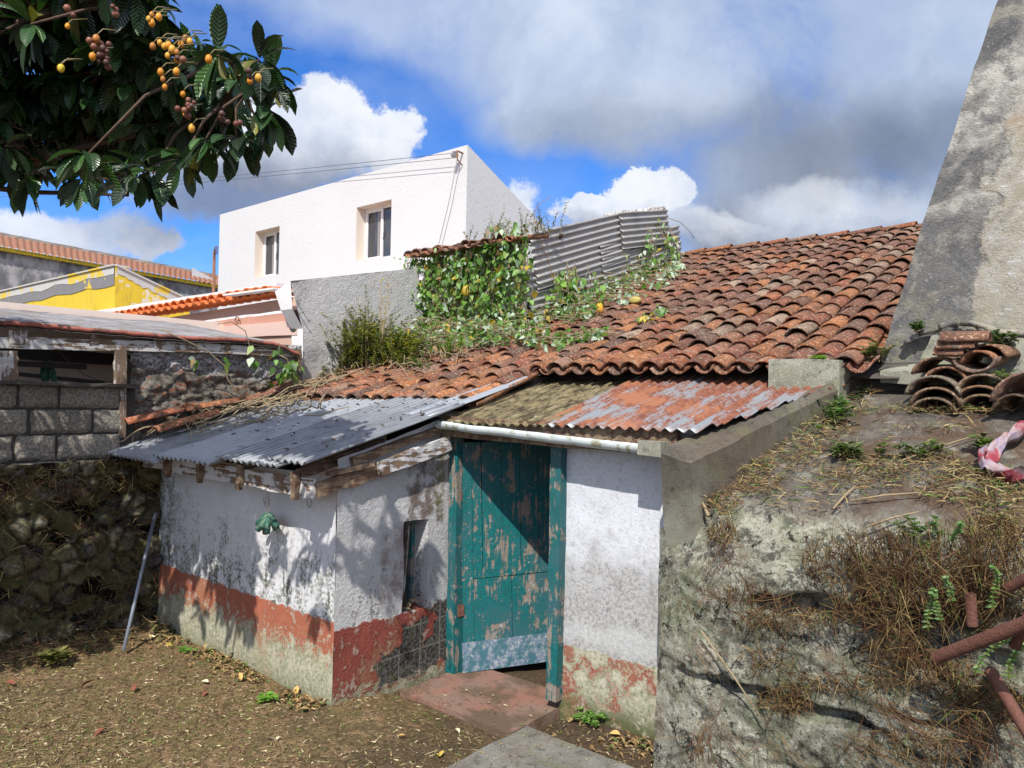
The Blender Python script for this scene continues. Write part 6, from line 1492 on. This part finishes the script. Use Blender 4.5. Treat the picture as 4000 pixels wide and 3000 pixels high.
for i, (px, py, h, ln, lab) in enumerate(((2010, 1362, .30, .05, 'upright fern frond left of the pipe end'), (2030, 1345, .26, -.1, 'fern frond close above the pipe end'), (2048, 1300, .20, .1, 'short fern frond right above the pipe'), (2150, 1320, .32, .0, 'tall fern frond above the crossbar near the right edge'), (2112, 1460, .34, .6, 'fern frond arching out below the pipe'), (2185, 1470, .3, .2, 'fern frond under the crossbar at the right edge'), (2060, 1170, .16, .4, 'small fern frond on the platform rim'))):
    lf, st = fern(on_face(px, py, .07), h, ln, 13); r = empty('fern', lf.V[0], lab, 'fern'); lf.build('leaflets', MT['vine_leaf'], r, True); st.build('stalk', MT['straw'], r)
def leafy(px, py, n, h, L, lab, fn=on_top, cols=GR2, sp=14, name='weed', sq=.5):
    def f(lf, st):
        for i in range(n): stemplant(lf, st, fn(px + rg(sp), py + rg(sp * sq)), h * ru(.5, 1.1), (rg(.6), rg(.6) - .2), 12, L, cols, .003, w=.55)
    vine(name, lab, f, 'weed')
leafy(1800, 905, 26, .10, .055, 'bushy grey-green weed at the foot of the parapet near the tile stack', cols=[(.08, .15, .06), (.12, .2, .08), (.09, .18, .03)], sp=26)
leafy(1775, 812, 14, .03, .035, 'bright green weed tuft on the concrete end block', fn=lambda a, b: Vector((on_y(a, 776, 2.14).x, 2.14 + rg(.03), cb.z)), cols=[(.16, .32, .03), (.2, .38, .05)], sp=9)
leafy(1830, 990, 12, .06, .06, 'fresh green cut weed across the platform top', sp=20, sq=.25)
leafy(1960, 985, 10, .05, .06, 'limp green stems in the middle of the platform top', sp=50, sq=.1)
leafy(2120, 975, 8, .06, .06, 'green sprig beside the rag', sp=12)
leafy(1975, 1170, 10, .08, .05, 'dark green sprig at the front rim of the platform', sp=20, cols=[(.05, .12, .03), (.09, .17, .04)])
leafy(1890, 765, 16, .10, .045, 'green weed growing between the tiles and the chimney foot', fn=lambda a, b: on_y(a, b + 10, 2.3), cols=[(.09, .16, .04), (.14, .2, .06)], sp=11)
leafy(1985, 715, 8, .06, .05, 'small plant rooted in the chimney crack', fn=lambda a, b: on_y(a, b, 2.46), cols=[(.06, .14, .03)], sp=8)
leafy(2170, 745, 14, .08, .05, 'leafy weed behind the tile stacks', fn=lambda a, b: on_y(a, b, 2.42), cols=[(.05, .11, .03), (.09, .15, .04)], sp=16)
leafy(2165, 840, 12, .10, .04, 'green weed between the right tile stack and the large tile', fn=lambda a, b: on_y(a, b, 2.0), cols=[(.09, .17, .04)], sp=9)
leafy(1290, 1552, 26, .035, .04, 'low green weeds at the foot of the wall right of the door', fn=lambda a, b: on_z(a, b, -.03), cols=[(.09, .2, .03), (.13, .26, .05)], sp=26, sq=.22)
leafy(580, 1512 - 2, 7, .03, .05, 'little bright green seedling on the ground near the wall corner', fn=lambda a, b: on_z(a, b, .0), cols=[(.16, .34, .04)], sp=9, sq=.3)
leafy(398, 1450 - 70, 5, .03, .05, 'little green seedling on the ground in front of the white wall', fn=lambda a, b: on_z(a, b + 30, .0), cols=[(.12, .25, .04)], sp=8, sq=.3)
leafy(375, 1350, 16, .05, .045, 'green weeds in the corner of the white wall and rubble wall', fn=lambda a, b: on_z(a - 14, b + 14, .0), cols=[(.07, .13, .03), (.1, .16, .03)], sp=20, sq=.25)
leafy(120, 1392 + 40, 10, .10, .10, 'grassy tuft at the foot of the rubble wall', fn=lambda a, b: on_z(a, b, .03), cols=[(.14, .15, .04), (.2, .19, .07)], sp=10, sq=.2)
# ground litter
random.seed(91); m = MB(); LIT = [(.26, .20, .10), (.19, .13, .07), (.34, .28, .16), (.12, .08, .05), (.15, .10, .05), (.42, .36, .22), (.08, .055, .035), (.12, .16, .04), (.16, .13, .06)]
for i in range(24000):
    px = ru(-20, 1440); py = 1370 + 310 * rnd() ** .8; p = on_z(px, py, 0)
    if p.x < -2.52 or (p.x < .02 and p.y > -.03) or p.y > 1.05 or p.x > 3 or (p.x > 1.24 and p.y < .57 and rnd() < .86): continue
    if (p.x > .04 and p.y > .55 and p.x < 1.09 and rnd() < .75): continue
    if p.x > -.2 and rnd() < .55: continue
    z = .05 if (p.x > 1.24 and p.y < .57) else gz(p.x, p.y)
    if .04 < p.x < 1.09 and p.y > .58: z = -.05
    L = ru(.008, .035) if rnd() < .93 else ru(.04, .09)
    blade(m, (p.x, p.y, z + ru(.002, .014)), (rg(1), rg(1), rg(.22)), L, L * ru(.10, .40) if L < .035 else .004, random.choice(LIT), 1.5, 2)
tag(m.build('leaf_litter', MT['straw']), 'dry clippings and crumbled leaves covering the yard earth', 'leaf litter', kind='stuff')
# drifts of curled dead leaves gathered at the wall feet
random.seed(92); m = MB()
for i in range(1500):
    if rnd() < .6: x = ru(-2.45, -.05); y = -.03 - abs(rg(.09)) - .10 * max(0, noise.noise(Vector((x * 3, 0, 4))))
    elif rnd() < .5: x = -2.45 + abs(rg(.14)); y = ru(-1.9, -.1)
    else: x = ru(1.15, 2.1); y = 1.05 - abs(rg(.10))
    if noise.noise(Vector((x * 2.5, y * 2.5, 8))) < -.15: continue
    L = ru(.02, .06); m.leaf((x, y, gz(x, y) + ru(.005, .035)), (rg(1), rg(1), rg(.4)), Z, L, L * ru(.3, .6), random.choice([(.30, .20, .09), (.20, .13, .06), (.36, .27, .13), (.13, .08, .045), (.24, .15, .07), (.10, .14, .04)]), .5, ru(.3, 1), prof=[.1, 1, .7, .05])
tag(m.build('leaf_drift', MT['straw']), 'curled dead leaves drifted along the foot of the walls', 'dead leaves', kind='stuff')
random.seed(93); m = MB()
for i in range(3300):     # dead stalks and creeper hanging on the shaded rubble wall
    y = ru(-1.9, -.02); z = ru(.0, 1.5) if rnd() < .7 else ru(1.25, 1.55); p = Vector((-2.57 + ru(-.06, .05), y, z)); blade(m, p, (rg(.4) + .2, rg(1), rg(.8) - .4), ru(.03, .16), ru(.002, .006), random.choice(RT + STR + [(.05, .07, .02)]), 1.2, 4)
for i in range(500):
    p = Vector((-2.55 + ru(-.02, .4), ru(-1.9, .0), .06 + abs(rg(.06)))); blade(m, p, (rg(1), rg(1), rg(.3)), ru(.04, .14), ru(.003, .008), random.choice(RT + STR), 1.0, 4)
tag(m.build('dead_creeper', MT['straw']), 'dead brown creeper clinging to the shaded rubble wall', 'dead creeper', kind='stuff')
# single fallen leaves
FL = [(595, 1465, 0, 'ochre'), (1012 * 0 + 1142, 1455 + 75, 0, ''), (372, 1400, 1, ''), (402, 1390, 2, ''), (335, 1382, 2, ''), (445, 1497, 3, ''), (175, 1492, 3, ''), (640, 1500, 0, ''), (290, 1500, 3, ''), (598, 1604, 2, ''), (575, 1600, 2, ''), (640, 1494, 0, ''), (450, 1478, 2, ''), (520, 1475, 0, ''), (708, 1517, 1, ''), (100, 1440, 0, ''), (30, 1480, 3, ''), (230, 1583, 3, ''), (860, 1600, 0, ''), (950, 1638, 1, ''), (1340, 1575, 0, ''), (1300, 1590, 0, ''), (985, 1560, 2, ''), (720, 1480, 2, '')]
CC = [(.50, .33, .12), (.55, .42, .10), (.58, .52, .36), (.20, .075, .05)]; NM = ['curled ochre leaf', 'yellow leaf', 'pale bleached leaf', 'dark red-brown leaf']
protos = []
for c in CC:
    m = MB(); m.leaf((0, 0, 0), (1, 0, .15), Z, .085, .045, c, .25, .7, prof=[.1, .8, 1, .85, .5, .05], twist=.5); o = m.build('fallen_leaf', MT['straw'], None, True); protos.append(o)
used = [False] * 4
for px, py, k, _ in FL:
    o = protos[k] if not used[k] else protos[k].copy()
    if used[k]: COL.objects.link(o)
    used[k] = True; p = on_z(px, py, 0); o.location = (p.x, p.y, gz(p.x, p.y) + .022); o.rotation_euler = (rg(.3), rg(.3), ru(0, 6.28)); s = ru(.6, 1.1) * (.8 if k == 2 else 1); o.scale = (s, s * ru(.8, 1.2), s)
    tag(o, NM[k] + (' lying beside the grey slab' if p.x > .9 else ' lying near the corner of the white wall' if p.x > -.9 and p.y > -.8 else ' lying near the foot of the rubble wall' if p.x < -1.7 else ' lying out in the open yard'), 'leaf', 'single fallen leaves in the yard')
